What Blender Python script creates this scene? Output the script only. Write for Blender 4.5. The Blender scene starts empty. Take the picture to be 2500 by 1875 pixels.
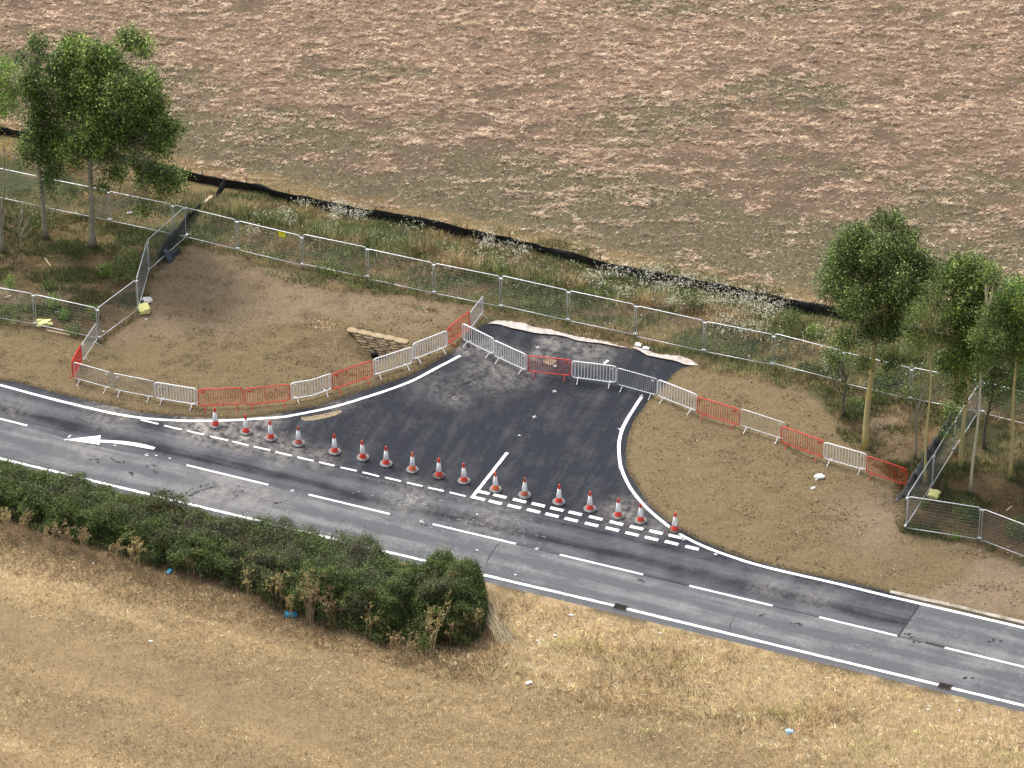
import bpy, math, random
import numpy as np
from mathutils import Vector, Matrix
random.seed(7); rng = np.random.default_rng(7)
R_ = math.radians
sc = bpy.context.scene
C = sc.collection
# ------------------------------------------------------------------ camera, sky, sun, exposure
FPX, PITCH, DIST = 11500.0, R_(36.0), 218.0
cp, sp = math.cos(PITCH), math.sin(PITCH)
cam = bpy.data.cameras.new("camera"); cam_o = bpy.data.objects.new("camera", cam); C.objects.link(cam_o)
cam_o.location = (0, -DIST*cp, DIST*sp); cam_o.rotation_euler = (math.pi/2-PITCH, 0, 0)
cam.sensor_width = 36; cam.lens = 36*FPX/2500; cam.clip_start = 1; cam.clip_end = 3000
sc.camera = cam_o
SUN_EL, SUN_AZ = R_(58), R_(318)         # azimuth clockwise from +Y (far side, a little left)
w = bpy.data.worlds.new("World"); sc.world = w; w.use_nodes = True
nt = w.node_tree; bg = nt.nodes['Background']
sky = nt.nodes.new('ShaderNodeTexSky'); sky.sky_type = 'NISHITA'; sky.sun_disc = False
sky.sun_elevation = SUN_EL; sky.sun_rotation = SUN_AZ; sky.dust_density = 4; sky.air_density = 1.0; sky.ozone_density = 1
hs = nt.nodes.new('ShaderNodeHueSaturation'); hs.inputs['Saturation'].default_value = .38   # milky, hazy daylight
nt.links.new(sky.outputs[0], hs.inputs['Color']); nt.links.new(hs.outputs[0], bg.inputs[0]); bg.inputs[1].default_value = 0.13
sun = bpy.data.lights.new("sun", 'SUN'); sun.energy = 1.35; sun.angle = R_(14); sun.color = (1, .95, .87)
so = bpy.data.objects.new("sun", sun); C.objects.link(so)
sd_ = Vector((math.sin(SUN_AZ)*math.cos(SUN_EL), math.cos(SUN_AZ)*math.cos(SUN_EL), math.sin(SUN_EL)))
so.rotation_euler = sd_.to_track_quat('Z', 'Y').to_euler(); so.location = sd_*100
sc.view_settings.view_transform = 'Standard'; sc.view_settings.look = 'None'
sc.view_settings.exposure = 1.12; sc.view_settings.gamma = 1
sc.render.engine = 'CYCLES'
sc.cycles.max_bounces = 5; sc.cycles.transparent_max_bounces = 6

# ------------------------------------------------------------------ survey: photograph pixel -> point of the place
REG = {'F': (0, 0, .8848), 'a1': (0, 0, 3.16), 'a2': (0, 450, 3.16), 'a3': (600, 450, 3.16), 'a4': (1200, 650, 3.16),
       'a5': (1800, 500, 3.16), 'a6': (1800, 950, 3.16), 'b1': (0, 850, 3.16), 'b2': (600, 900, 3.16),
       'b3': (1100, 1050, 3.16), 'b4': (600, 1250, 3.16), 'b5': (1700, 1300, 2.765), 'b6': (0, 1300, 2.765), 'p': (0, 0, 1)}
def px(k, x, y): a, b, s = REG[k]; return (a+x/s, b+y/s)
def ray(p):
    x = (p[0]-1250)/FPX; y = -(p[1]-937.5)/FPX
    return np.array([x, cp+y*sp, -sp+y*cp])
O = np.array([0, -DIST*cp, DIST*sp])
def G(p, z=0.0):                # on the horizontal plane z
    d = ray(p); t = (z-O[2])/d[2]; q = O+d*t; return (float(q[0]), float(q[1]))
def V(p, yw):                   # on the upright plane y = yw
    d = ray(p); t = (yw-O[1])/d[1]; q = O+d*t; return Vector((float(q[0]), yw, float(q[2])))
def W(k, x, y, z=0.0): return G(px(k, x, y), z)
def PL(k, s, z=0.0): return [W(k, *map(float, q.split(',')), z) for q in s.split()]

def s2l(r, g, b, k=1.0):
    m = .3*r+.59*g+.11*b; sat = 1.0 if max(r, g, b)-min(r, g, b) > 110 else .88; r, g, b = m+(r-m)*sat, m+(g-m)*sat, m+(b-m)*sat
    f = lambda c: ((c/255)/12.92 if c/255 <= .04045 else (((c/255)+.055)/1.055)**2.4)*k
    return np.array([f(r), f(g), f(b)])

# ------------------------------------------------------------------ numpy noise
def _hash(ix, iy, s):
    h = (ix.astype(np.int64)*374761393 + iy.astype(np.int64)*668265263 + s*974711) & 0xffffffff
    h = ((h ^ (h >> 13))*1274126177) & 0xffffffff
    return ((h ^ (h >> 16)) & 0xffff)/65535.0
def vnoise(x, y, s=0):
    ix, iy = np.floor(x), np.floor(y); fx, fy = x-ix, y-iy
    fx = fx*fx*(3-2*fx); fy = fy*fy*(3-2*fy)
    a, b = _hash(ix, iy, s), _hash(ix+1, iy, s); c, d = _hash(ix, iy+1, s), _hash(ix+1, iy+1, s)
    return (a*(1-fx)+b*fx)*(1-fy)+(c*(1-fx)+d*fx)*fy
def fbm(x, y, sx, sy=None, o=4, s=0):
    x = np.asarray(x, float)/sx; y = np.asarray(y, float)/(sy or sx); t = 0; a = .5; n = 0
    for i in range(o):
        t = t+a*vnoise(x+17.3*i, y-9.1*i, s+i); n += a; a *= .55; x, y = x*2.03, y*2.03
    return t/n
def sst(x, a, b):
    t = np.clip((x-a)/(b-a), 0, 1); return t*t*(3-2*t)

# ------------------------------------------------------------------ polygons
def sdist(X, Y, poly):          # signed distance, negative inside
    P = np.array(poly); n = len(P); d2 = np.full(X.shape, 1e9); ins = np.zeros(X.shape, bool)
    for i in range(n):
        ax, ay = P[i]; bx, by = P[(i+1) % n]; ex, ey = bx-ax, by-ay
        t = np.clip(((X-ax)*ex+(Y-ay)*ey)/(ex*ex+ey*ey+1e-12), 0, 1)
        d2 = np.minimum(d2, (X-ax-t*ex)**2+(Y-ay-t*ey)**2)
        c = ((ay > Y) != (by > Y))
        xi = ax+(Y-ay)/(ey if abs(ey) > 1e-12 else 1e-12)*ex
        ins ^= c & (X < xi)
    d = np.sqrt(d2); return np.where(ins, -d, d)
def catmull(pts, step=.25):
    pts = [Vector((p[0], p[1])) for p in pts]; out = []
    for i in range(len(pts)-1):
        p0, p1, p2, p3 = pts[max(i-1, 0)], pts[i], pts[i+1], pts[min(i+2, len(pts)-1)]
        n = max(1, int((p2-p1).length/step))
        for j in range(n):
            t = j/n
            out.append(.5*((2*p1)+(p2-p0)*t+(2*p0-5*p1+4*p2-p3)*t*t+(3*p1-p0-3*p2+p3)*t**3))
    out.append(pts[-1]); return [tuple(q) for q in out]
def smooth_line(pts, it=2):
    P = np.array(pts)
    for _ in range(it): P[1:-1] = .25*P[:-2]+.5*P[1:-1]+.25*P[2:]
    return [tuple(q) for q in P]

# road frame
e0 = np.array(W('b3', 155, 1095)); e1 = np.array(W('b5', 1640, 1030)); RU = (e1-e0)/np.linalg.norm(e1-e0); RV = np.array([-RU[1], RU[0]])
ROAD_ANG = math.atan2(RU[1], RU[0])
def along(a, s, v=0): q = np.array(a)+RU*s+RV*v; return (float(q[0]), float(q[1]))

white_left = PL('b1', '0,285 220,345 450,405 700,465 900,510 1100,540 1300,556 1500,562 1700,560 2000,545 2212,530') \
    + PL('b2', '300,372 500,335 700,290 900,230 1100,165 1300,90') + PL('a3', '1400,1455 1550,1378 1655,1322')
white_left = [along(white_left[0], -q) for q in (40, 30, 20, 10, 5, 2.5)]+white_left
white_right = PL('a4', '1157,1010 1100,1095 1040,1190 1000,1270 982,1350 980,1430 990,1510') \
    + PL('b3', '1305,260 1330,340 1370,420 1430,510 1500,590 1590,670 1690,750 1760,800 1850,850 1980,910 2100,955 2212,992') \
    + PL('b5', '310,190 500,243 750,300 1000,358 1250,420 1500,478 1800,548 2212,645')
white_right = white_right+[along(white_right[-1], q) for q in (2.5, 5, 10, 20, 30, 40)]

left_out = PL('p', '0,929 50,934 126,957 221,979 285,994 332,1006 411,1014 500,1020 580,1022 640,1017') \
    + PL('b2', '300,335 550,290 750,225 900,170 1100,110 1300,40') + PL('a3', '1400,1405 1500,1345 1590,1300 1640,1250 1690,1200 1750,1130 1800,1095 1850,1078 1895,1075')
right_out = PL('a4', '1540,770 1460,790 1400,830 1370,870 1330,920 1240,1000 1180,1080 1120,1160 1080,1230 1050,1330 1035,1430 1040,1530 1060,1600') \
    + PL('b3', '1420,400 1480,500 1560,600 1650,680 1780,770 1900,840 2050,900 2212,965') + PL('b5', '130,100 280,160 420,200 700,270 1000,330 1305,402')
top_edge = PL('a4', '0,445 60,455 150,480 250,500 340,520 450,530 560,545 650,575 750,590 850,600 950,620 1050,635 1150,660 1200,690 1300,712 1420,735 1500,765')
centre = PL('p', '0,1024 66,1040 158,1070 285,1100 357,1111 455,1138 655,1186 951,1257 1259,1330 1570,1405 1886,1481 2191,1554')
overlay = [along(centre[0], -45)]+centre+PL('p', '2244,1477')+PL('b5', '1305,402')
overlay = overlay+right_out[::-1][1:]+top_edge[::-1]+left_out[::-1]+[along(left_out[0], -45)]
low = [along(e0, -90, -.42), along(e1, 60, -.42)]
up_r = np.array(W('b5', 1500, 478)); up_l = np.array(W('b1', 0, 285))
vr = float((up_r-e0)@RV)
road_poly = [low[0], low[1], along(e1, 60, vr+.16), along(e0, -90, vr+.10)]

# ------------------------------------------------------------------ helpers for objects
def prop(o, label=None, cat=None, group=None, kind=None):
    for k, v in (('label', label), ('category', cat), ('group', group), ('kind', kind)):
        if v: o[k] = v
    return o
def link(name, me, m=None, parent=None):
    o = bpy.data.objects.new(name, me); C.objects.link(o)
    if m is not None: me.materials.clear(); me.materials.append(m)
    if parent: o.parent = parent
    return o
def empty(name, loc=(0, 0, 0), rz=0, **k):
    o = bpy.data.objects.new(name, None); C.objects.link(o); o.location = loc; o.rotation_euler = (0, 0, rz); o.empty_display_size = .2
    return prop(o, **k)
class MB:
    def __init__(s): s.v = []; s.f = []
    def add(s, vs, fs):
        n = len(s.v); s.v += [tuple(q) for q in vs]; s.f += [tuple(n+i for i in f) for f in fs]
    def box(s, c, d, M=None):
        x, y, z = d[0]/2, d[1]/2, d[2]/2
        vs = [Vector((a*x, b*y, e*z)) for e in (-1, 1) for b in (-1, 1) for a in (-1, 1)]
        if M: vs = [M @ q for q in vs]
        s.add([q+Vector(c) for q in vs], [(0, 2, 3, 1), (4, 5, 7, 6), (0, 1, 5, 4), (2, 6, 7, 3), (0, 4, 6, 2), (1, 3, 7, 5)])
    def tube(s, pts, r, n=6, closed=False, cap=True):
        pts = [Vector(p) for p in pts]; m = len(pts); rr = r if hasattr(r, '__len__') else [r]*m; rings = []; prev = None
        for i, p in enumerate(pts):
            if closed: t = pts[(i+1) % m]-pts[i-1]
            else: t = pts[min(i+1, m-1)]-pts[max(i-1, 0)]
            t = t.normalized() if t.length > 1e-9 else Vector((0, 0, 1))
            if prev is None:
                a = Vector((0, 0, 1)) if abs(t.z) < .9 else Vector((1, 0, 0)); u = t.cross(a).normalized()
            else:
                u = prev-t*prev.dot(t); u = u.normalized() if u.length > 1e-6 else t.orthogonal().normalized()
            prev = u; q = t.cross(u)
            rings.append([p+(u*math.cos(2*math.pi*j/n)+q*math.sin(2*math.pi*j/n))*rr[i] for j in range(n)])
        fs = []
        for i in range(m if closed else m-1):
            k = (i+1) % m
            for j in range(n): fs.append((i*n+j, i*n+(j+1) % n, k*n+(j+1) % n, k*n+j))
        if cap and not closed: fs.append(tuple(range(n))[::-1]); fs.append(tuple((m-1)*n+j for j in range(n)))
        s.add([q for rg in rings for q in rg], fs)
    def lathe(s, prof, n=20, c=(0, 0, 0)):
        vs = [(c[0]+r*math.cos(2*math.pi*j/n), c[1]+r*math.sin(2*math.pi*j/n), c[2]+z) for r, z in prof for j in range(n)]
        fs = [(i*n+j, i*n+(j+1) % n, (i+1)*n+(j+1) % n, (i+1)*n+j) for i in range(len(prof)-1) for j in range(n)]
        fs.append(tuple((len(prof)-1)*n+j for j in range(n))); s.add(vs, fs)
    def mesh(s, name, smooth=False):
        me = bpy.data.meshes.new(name); me.from_pydata(s.v, [], s.f); me.update()
        if smooth: me.polygons.foreach_set('use_smooth', [True]*len(me.polygons))
        return me
    def build(s, name, m, parent=None, smooth=False): return link(name, s.mesh(name, smooth), m, parent)
def fastmesh(name, Vt, k, col=None, smooth=False):
    """Vt (N*k,3) verts, each k consecutive make one face; col (N,3) per face"""
    Vt = np.ascontiguousarray(Vt.reshape(-1, 3), dtype=np.float32); nv = len(Vt); nf = nv//k
    me = bpy.data.meshes.new(name); me.vertices.add(nv); me.vertices.foreach_set('co', Vt.ravel())
    me.loops.add(nv); me.loops.foreach_set('vertex_index', np.arange(nv, dtype=np.int32))
    me.polygons.add(nf); me.polygons.foreach_set('loop_start', np.arange(0, nv, k, dtype=np.int32))
    me.polygons.foreach_set('loop_total', np.full(nf, k, dtype=np.int32))
    if col is not None: vcol(me, np.repeat(col, k, axis=0))
    me.update(); return me
def vcol(me, c):
    a = me.color_attributes.new('col', 'FLOAT_COLOR', 'POINT')
    c4 = np.ones((len(c), 4), np.float32); c4[:, :3] = np.clip(c, 0, 1); a.data.foreach_set('color', c4.ravel())

# ------------------------------------------------------------------ materials
def mat(name):
    m = bpy.data.materials.new(name); m.use_nodes = True; n = m.node_tree.nodes; return m, m.node_tree, n['Principled BSDF']
def plain(name, c, rough=.6, metal=0.0, var=.15, scale=6.0, dirt=None, dirt_amt=.3, spec=.4, bump=0.0):
    m, t, b = mat(name); N, L = t.nodes, t.links
    tc = N.new('ShaderNodeTexCoord'); no = N.new('ShaderNodeTexNoise'); no.inputs['Scale'].default_value = scale; no.inputs['Detail'].default_value = 5
    L.new(tc.outputs['Object'], no.inputs['Vector'])
    mx = N.new('ShaderNodeMix'); mx.data_type = 'RGBA'
    d = dirt if dirt is not None else [v*(1-var*2) for v in c]
    mx.inputs[6].default_value = (*c, 1); mx.inputs[7].default_value = (*d, 1)
    mr = N.new('ShaderNodeMapRange'); mr.inputs[1].default_value = .4; mr.inputs[2].default_value = .72; mr.inputs[4].default_value = dirt_amt if dirt is not None else 1
    L.new(no.outputs['Fac'], mr.inputs[0]); L.new(mr.outputs[0], mx.inputs[0]); L.new(mx.outputs[2], b.inputs['Base Color'])
    b.inputs['Roughness'].default_value = rough; b.inputs['Metallic'].default_value = metal; b.inputs['Specular IOR Level'].default_value = spec
    if bump:
        bp = N.new('ShaderNodeBump'); bp.inputs['Distance'].default_value = bump; L.new(no.outputs['Fac'], bp.inputs['Height']); L.new(bp.outputs[0], b.inputs['Normal'])
    return m
def attr_mat(name, rough=.8, trans=0.0, spec=.15, grain=0.0):
    m, t, b = mat(name); N, L = t.nodes, t.links
    a = N.new('ShaderNodeVertexColor'); a.layer_name = 'col'
    src = a.outputs[0]
    L.new(src, b.inputs['Base Color']); b.inputs['Roughness'].default_value = rough; b.inputs['Specular IOR Level'].default_value = spec
    if trans:
        tr = N.new('ShaderNodeBsdfTranslucent'); ms = N.new('ShaderNodeMixShader'); ms.inputs[0].default_value = trans
        L.new(src, tr.inputs[0]); L.new(b.outputs[0], ms.inputs[1]); L.new(tr.outputs[0], ms.inputs[2]); L.new(ms.outputs[0], N['Material Output'].inputs[0])
    return m
M_LEAF = attr_mat('leaf', .50, .30, .45); M_GRASS = attr_mat('dry_grass', .75, .2); M_STONE = attr_mat('stone_clod', .9)
M_WHITE = plain('white_powder_coat', (.80, .80, .79), .45, dirt=(.55, .51, .43), dirt_amt=.3, scale=5)
M_RED = plain('red_powder_coat', (.68, .035, .024), .45, dirt=(.52, .07, .045), dirt_amt=.6, scale=4)
M_GALV = plain('galvanised_steel', (.66, .68, .70), .40, .35, dirt=(.36, .37, .38), dirt_amt=.6, scale=9)
M_WIRE = plain('galvanised_wire', (.24, .27, .27), .5, .3, scale=9)
M_CONE_R = plain('cone_red', (.66, .045, .022), .5, dirt=(.45, .07, .04), dirt_amt=.5, scale=9)
M_CONE_O = plain('cone_orange', (.72, .13, .03), .5, dirt=(.5, .13, .06), dirt_amt=.5, scale=9)
M_CONE_D = plain('cone_faded', (.46, .10, .05), .6, dirt=(.30, .12, .08), dirt_amt=.6, scale=9)
M_SLEEVE = plain('reflective_sleeve', (.80, .81, .80), .35, dirt=(.5, .5, .48), dirt_amt=.35, scale=12)
M_RUBBER = plain('dusty_rubber', (.20, .195, .19), .85, dirt=(.09, .09, .09), dirt_amt=.8, scale=14)
M_RUBBER_D = plain('dark_rubber', (.07, .055, .055), .85, dirt=(.16, .12, .10), dirt_amt=.6, scale=14)
M_BAG = plain('sandbag_hessian', tuple(s2l(182, 160, 126, .75)), .95, dirt=tuple(s2l(146, 122, 86, .75)), dirt_amt=1, scale=3, bump=.01)
M_BLACK = plain('black_sheet', (.012, .012, .014), .42, dirt=(.05, .048, .045), dirt_amt=.55, scale=2.5, spec=.5, bump=.04)
M_SILT = plain('black_silt_mesh', (.009, .009, .009), .75, dirt=(.028, .025, .022), dirt_amt=.7, scale=2.6, spec=.2, bump=.05)
M_BLUEBLK = plain('blue_black_sheet', (.035, .042, .062), .4, dirt=(.075, .08, .09), dirt_amt=.5, scale=5, bump=.05)
M_YELLOW = plain('yellow_plastic', tuple(s2l(236, 232, 140, .85)), .5, dirt=tuple(s2l(190, 180, 110, .8)), dirt_amt=.5, scale=8)
M_SIGN = plain('sign_yellow', tuple(s2l(250, 238, 30, .9)), .4, var=.04)
M_PRINT = plain('sign_print', (.02, .02, .02), .5)
M_CYAN = plain('pale_blue_plastic', tuple(s2l(70, 180, 220, .8)), .4, dirt=tuple(s2l(40, 130, 180, .8)), dirt_amt=.6)
M_LITTER = plain('white_litter', (.72, .71, .68), .7, dirt=(.45, .42, .36), dirt_amt=.6)
M_WOOD = plain('pale_wood', tuple(s2l(205, 180, 140, .8)), .85, scale=10)
M_STAKE = plain('stake_wood', tuple(s2l(120, 80, 60, .7)), .85, scale=10)
M_IRON = plain('cast_iron', (.05, .042, .038), .7, dirt=(.12, .09, .07), dirt_amt=.7)
M_HOLE_SHADE = plain('drain_hole_shade', (.008, .008, .008), .9)

# ground material: large patches come from the 'col' attribute, fine grain from noise
def ground_mat():
    m, t, b = mat('ground_soil_and_stubble'); N, L = t.nodes, t.links
    a = N.new('ShaderNodeVertexColor'); a.layer_name = 'col'; tc = N.new('ShaderNodeTexCoord')
    n1 = N.new('ShaderNodeTexNoise'); n1.inputs['Scale'].default_value = 5.5; n1.inputs['Detail'].default_value = 8; n1.inputs['Roughness'].default_value = .75
    L.new(tc.outputs['Object'], n1.inputs['Vector'])
    mr = N.new('ShaderNodeMapRange'); mr.inputs[1].default_value = .3; mr.inputs[2].default_value = .7; mr.inputs[3].default_value = .72; mr.inputs[4].default_value = 1.28
    L.new(n1.outputs['Fac'], mr.inputs[0])
    vm = N.new('ShaderNodeVectorMath'); vm.operation = 'SCALE'; L.new(a.outputs[0], vm.inputs[0]); L.new(mr.outputs[0], vm.inputs['Scale'])
    L.new(vm.outputs[0], b.inputs['Base Color']); b.inputs['Roughness'].default_value = .95; b.inputs['Specular IOR Level'].default_value = .1
    bp = N.new('ShaderNodeBump'); bp.inputs['Distance'].default_value = .06; bp.inputs['Strength'].default_value = .7
    L.new(n1.outputs['Fac'], bp.inputs['Height']); L.new(bp.outputs[0], b.inputs['Normal'])
    return m
def asphalt_mat(name, base, light, dusty, bands, dust_pts, lift=0.0):
    """bands: (v across the road from e0, width, strength) worn or oily bands; dust_pts: (x, y, radius, strength) dusty spots"""
    m, t, b = mat(name); N, L = t.nodes, t.links
    geo = N.new('ShaderNodeNewGeometry'); mp = N.new('ShaderNodeMapping'); mp.vector_type = 'TEXTURE'
    mp.inputs['Location'].default_value = (e0[0], e0[1], 0); mp.inputs['Rotation'].default_value = (0, 0, ROAD_ANG)
    L.new(geo.outputs['Position'], mp.inputs[0])
    def noise(scale, vec=None, det=6, rough=.6, stretch=None):
        no = N.new('ShaderNodeTexNoise'); no.inputs['Scale'].default_value = scale; no.inputs['Detail'].default_value = det; no.inputs['Roughness'].default_value = rough
        if stretch:
            q = N.new('ShaderNodeMapping'); q.inputs['Scale'].default_value = stretch; L.new(mp.outputs[0], q.inputs[0]); L.new(q.outputs[0], no.inputs['Vector'])
        else: L.new(mp.outputs[0], no.inputs['Vector'])
        return no.outputs['Fac']
    def rng_(s, a, b_, c=0., d=1.):
        r = N.new('ShaderNodeMapRange'); r.inputs[1].default_value = a; r.inputs[2].default_value = b_; r.inputs[3].default_value = c; r.inputs[4].default_value = d; L.new(s, r.inputs[0]); return r.outputs[0]
    def mth(op, x, y=None):
        r = N.new('ShaderNodeMath'); r.operation = op
        for i, s in enumerate((x, y)):
            if s is None: continue
            if isinstance(s, (int, float)): r.inputs[i].default_value = s
            else: L.new(s, r.inputs[i])
        return r.outputs[0]
    def mixc(f, x, y):
        r = N.new('ShaderNodeMix'); r.data_type = 'RGBA'
        if isinstance(f, float): r.inputs[0].default_value = f
        else: L.new(f, r.inputs[0])
        for i, s in ((6, x), (7, y)):
            if isinstance(s, (tuple, list, np.ndarray)): r.inputs[i].default_value = (*s, 1)
            else: L.new(s, r.inputs[i])
        return r.outputs[2]
    sx = N.new('ShaderNodeSeparateXYZ'); L.new(mp.outputs[0], sx.inputs[0])
    streak = noise(1.0, det=5, stretch=(.16, 2.6, 1)); blotch = noise(.55, det=6, rough=.65); grain = noise(28, det=3, rough=.8); mid = noise(4.5, det=5, rough=.7)
    wob = mth('MULTIPLY', mth('SUBTRACT', noise(.12, det=2), .5), 1.1)
    vv = mth('ADD', sx.outputs[1], wob)
    acc = None
    for v, wd, st in bands:
        d = mth('ABSOLUTE', mth('SUBTRACT', vv, v)); g = rng_(d, 0, wd, st, 0)
        acc = g if acc is None else mth('ADD', acc, g)
    f = rng_(streak, .35, .7, -.2, .36)
    if acc is not None: f = mth('ADD', f, acc)
    onroad = rng_(vv, vr-.2, vr+.5, 1, 0); f = mth('MULTIPLY', f, onroad)
    side = noise(1.0, det=5, stretch=(1.9, .22, 1)); f = mth('ADD', f, mth('MULTIPLY', mth('SUBTRACT', 1, onroad), rng_(side, .35, .75, -.10, .30)))
    f = mth('ADD', mth('ADD', f, mth('MULTIPLY', rng_(blotch, .35, .7, -.25, .36), rng_(vv, vr-.2, vr+1.5, 1, .7))), mth('MULTIPLY', onroad, lift))
    fc = N.new('ShaderNodeClamp'); L.new(mth('ADD', f, rng_(mid, .3, .7, -.15, .15)), fc.inputs[0])
    c = mixc(fc.outputs[0], base, light)
    dsum = None
    for x, y, r, st in dust_pts:
        dn = N.new('ShaderNodeVectorMath'); dn.operation = 'DISTANCE'; dn.inputs[1].default_value = (x, y, 0); L.new(geo.outputs['Position'], dn.inputs[0])
        g = rng_(dn.outputs['Value'], 0, r, st, 0); dsum = g if dsum is None else mth('MAXIMUM', dsum, g)
    if dsum is not None:
        fd = N.new('ShaderNodeClamp'); L.new(mth('MULTIPLY', dsum, rng_(noise(2.6, det=9, rough=.72), .38, .66, 0, 1.3)), fd.inputs[0])
        c = mixc(fd.outputs[0], c, dusty)
    sc_ = N.new('ShaderNodeVectorMath'); sc_.operation = 'SCALE'; L.new(c, sc_.inputs[0]); L.new(mth('MULTIPLY', rng_(grain, .3, .7, .66, 1.34), rng_(noise(11, det=4, rough=.7), .3, .7, .82, 1.18)), sc_.inputs['Scale'])
    L.new(sc_.outputs[0], b.inputs['Base Color']); b.inputs['Roughness'].default_value = .82; b.inputs['Specular IOR Level'].default_value = .3
    bp = N.new('ShaderNodeBump'); bp.inputs['Distance'].default_value = .012; bp.inputs['Strength'].default_value = .6; L.new(grain, bp.inputs['Height']); L.new(bp.outputs[0], b.inputs['Normal'])
    return m
def paint_mat():
    m, t, b = mat('road_paint'); N, L = t.nodes, t.links
    geo = N.new('ShaderNodeNewGeometry'); no = N.new('ShaderNodeTexNoise'); no.inputs['Scale'].default_value = 9; no.inputs['Detail'].default_value = 6; no.inputs['Roughness'].default_value = .75
    L.new(geo.outputs['Position'], no.inputs['Vector'])
    cr = N.new('ShaderNodeMapRange'); cr.inputs[1].default_value = .56; cr.inputs[2].default_value = .76; L.new(no.outputs['Fac'], cr.inputs[0])
    mx = N.new('ShaderNodeMix'); mx.data_type = 'RGBA'; mx.inputs[6].default_value = (.80, .80, .78, 1); mx.inputs[7].default_value = (.36, .35, .33, 1)
    L.new(cr.outputs[0], mx.inputs[0]); L.new(mx.outputs[2], b.inputs['Base Color']); b.inputs['Roughness'].default_value = .6
    return m
M_PAINT = paint_mat(); M_GROUND = ground_mat()

# ------------------------------------------------------------------ zones of the ground
heras_top = PL('p', '-250,440 109,515 269,547 425,580 581,618 739,656 898,689 1060,724 1223,757 1387,794 1551,829 1718,866 1886,899 2055,943 2221,983 2398,1018 2700,1095')
silt_pts = PL('a1', '-700,830 90,985 300,1030 600,1110 900,1180 1100,1225 1300,1275 1600,1340 1740,1370 2000,1410', .6) \
    + PL('a3', '250,40 480,84 750,150 1000,190 1250,235 1550,290 1800,350 2000,390 2212,440', .6) \
    + PL('a4', '1150,20 1380,55 1600,100 1800,140 2000,180 2212,220', .6) + PL('a5', '250,690 450,735 700,775 1000,850 1600,985 2600,1220', .6)
far_poly = silt_pts+[(400, -80), (400, 500), (-400, 500), (-400, 90)]
weed_poly = heras_top+[(silt_pts[-1][0], silt_pts[-1][1])]+silt_pts[::-1]
K0 = W('p', 242, 834); K1 = W('p', 338, 762); K2 = W('p', 364, 668.5); K3 = W('p', 456.6, 586)
Ka = W('p', 87, 800); Kz = W('p', -74, 772)
wood_left = [Kz, Ka, K0, K1, K2, K3, G((425, 580)), G((269, 547)), G((109, 515)), G((-250, 440)), G((-500, 560)), G((-400, 720))]
M0 = W('p', 2209.8, 1297); M1 = W('p', 2274.7, 1194); M2 = W('p', 2327, 1108); M3 = W('p', 2385, 1020)
N1 = W('p', 2391, 1325); N2 = W('p', 2551, 1386)
wood_right = [M0, N1, N2, G((2900, 1500)), G((2900, 1150)), G((2400, 1018)), G((2221, 983)), G((2055, 943)), G((1960, 900)),
              G((1985, 935)), G((2030, 985)), G((2060, 1060)), G((2110, 1105)), G((2200, 1180)), G((2195, 1260))]
dusty_in = PL('a2', '1450,480 1250,640 1180,700 1130,800 1100,1000 900,1130 780,1230 900,1260 1100,1190 1400,1230 1700,1180 2212,1100') + PL('a3', '400,1050 800,1040 1100,1100 1350,1180 1550,1080 1700,930 1600,900 1300,880 1000,830 700,760 500,650 200,640 0,640')
soil_left = PL('a2', '-900,900 0,1090 150,1120 300,1140 700,1215 770,1225 1100,1010 1160,700 1450,490 1700,520 1900,570') + PL('a3', '0,600 150,660 400,670 600,740 850,820 1100,860 1400,880 1700,940 1750,1000 1740,1180') + left_out[::-1]
soil_left = soil_left+[along(left_out[0], -45)]
soil_right = PL('a4', '1540,770 1650,790 1800,790 2000,830 2212,960') + PL('a6', '450,0 600,80 700,200 800,240 900,330 960,450 1100,540 1250,720 1280,850 1290,1110 1500,1150 1700,1190 1900,1270 2100,1330 2212,1380 3600,1700') \
    + [along(W('b5', 2212, 600), 40)] + PL('b5', '2212,610 1305,402') + right_out[::-1]
olive_right_edge = PL('a6', '1290,1110 1500,1150 1700,1190 1850,1290 1760,1450 1560,1560 1300,1620')
def zraw(x, y):
    x = np.asarray(x, float); y = np.asarray(y, float)
    return x, y
wl0 = np.array(W('a3', 805, 1122, 0)); wl1 = np.array(W('a3', 1222, 1212, 0)); WL = np.linalg.norm(wl1-wl0); WU = (wl1-wl0)/WL; WN = np.array([WU[1], -WU[0]])  # toward the viewer
def height(x, y, want=False):
    x = np.asarray(x, float); y = np.asarray(y, float)
    s = np.minimum(sdist(x, y, overlay), sdist(x, y, road_poly))
    k = sst(s, .1, 1.5)
    z = np.clip(s*.32, -.07, .035) + k*(fbm(x, y, 2.2, o=4, s=3)-.45)*.22 + np.clip(s, 0, 1)*(fbm(x, y, .7, .42, o=3, s=5)-.5)*.15
    # low bank of the weed strip
    d1 = sdist(x, y, weed_poly); z = z+sst(-d1, .4, 2.2)*(.15+.22*fbm(x, y, 5, s=9))
    # hollow in front of the sandbag headwall
    rx, ry = x-wl0[0], y-wl0[1]; a = (rx*WU[0]+ry*WU[1]); d = rx*WN[0]+ry*WN[1]
    t = np.clip(1-np.abs(a-.60*WL)/np.where(a < .6*WL, .64*WL, .5*WL), 0, 1)
    z = z-np.where(d > 0.02, 1.0*t*(1-sst(d, .5, 2.5)), 0)
    return (z, s, d1) if want else z
def hz(x, y): return float(height(np.array([x]), np.array([y]))[0])

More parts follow.
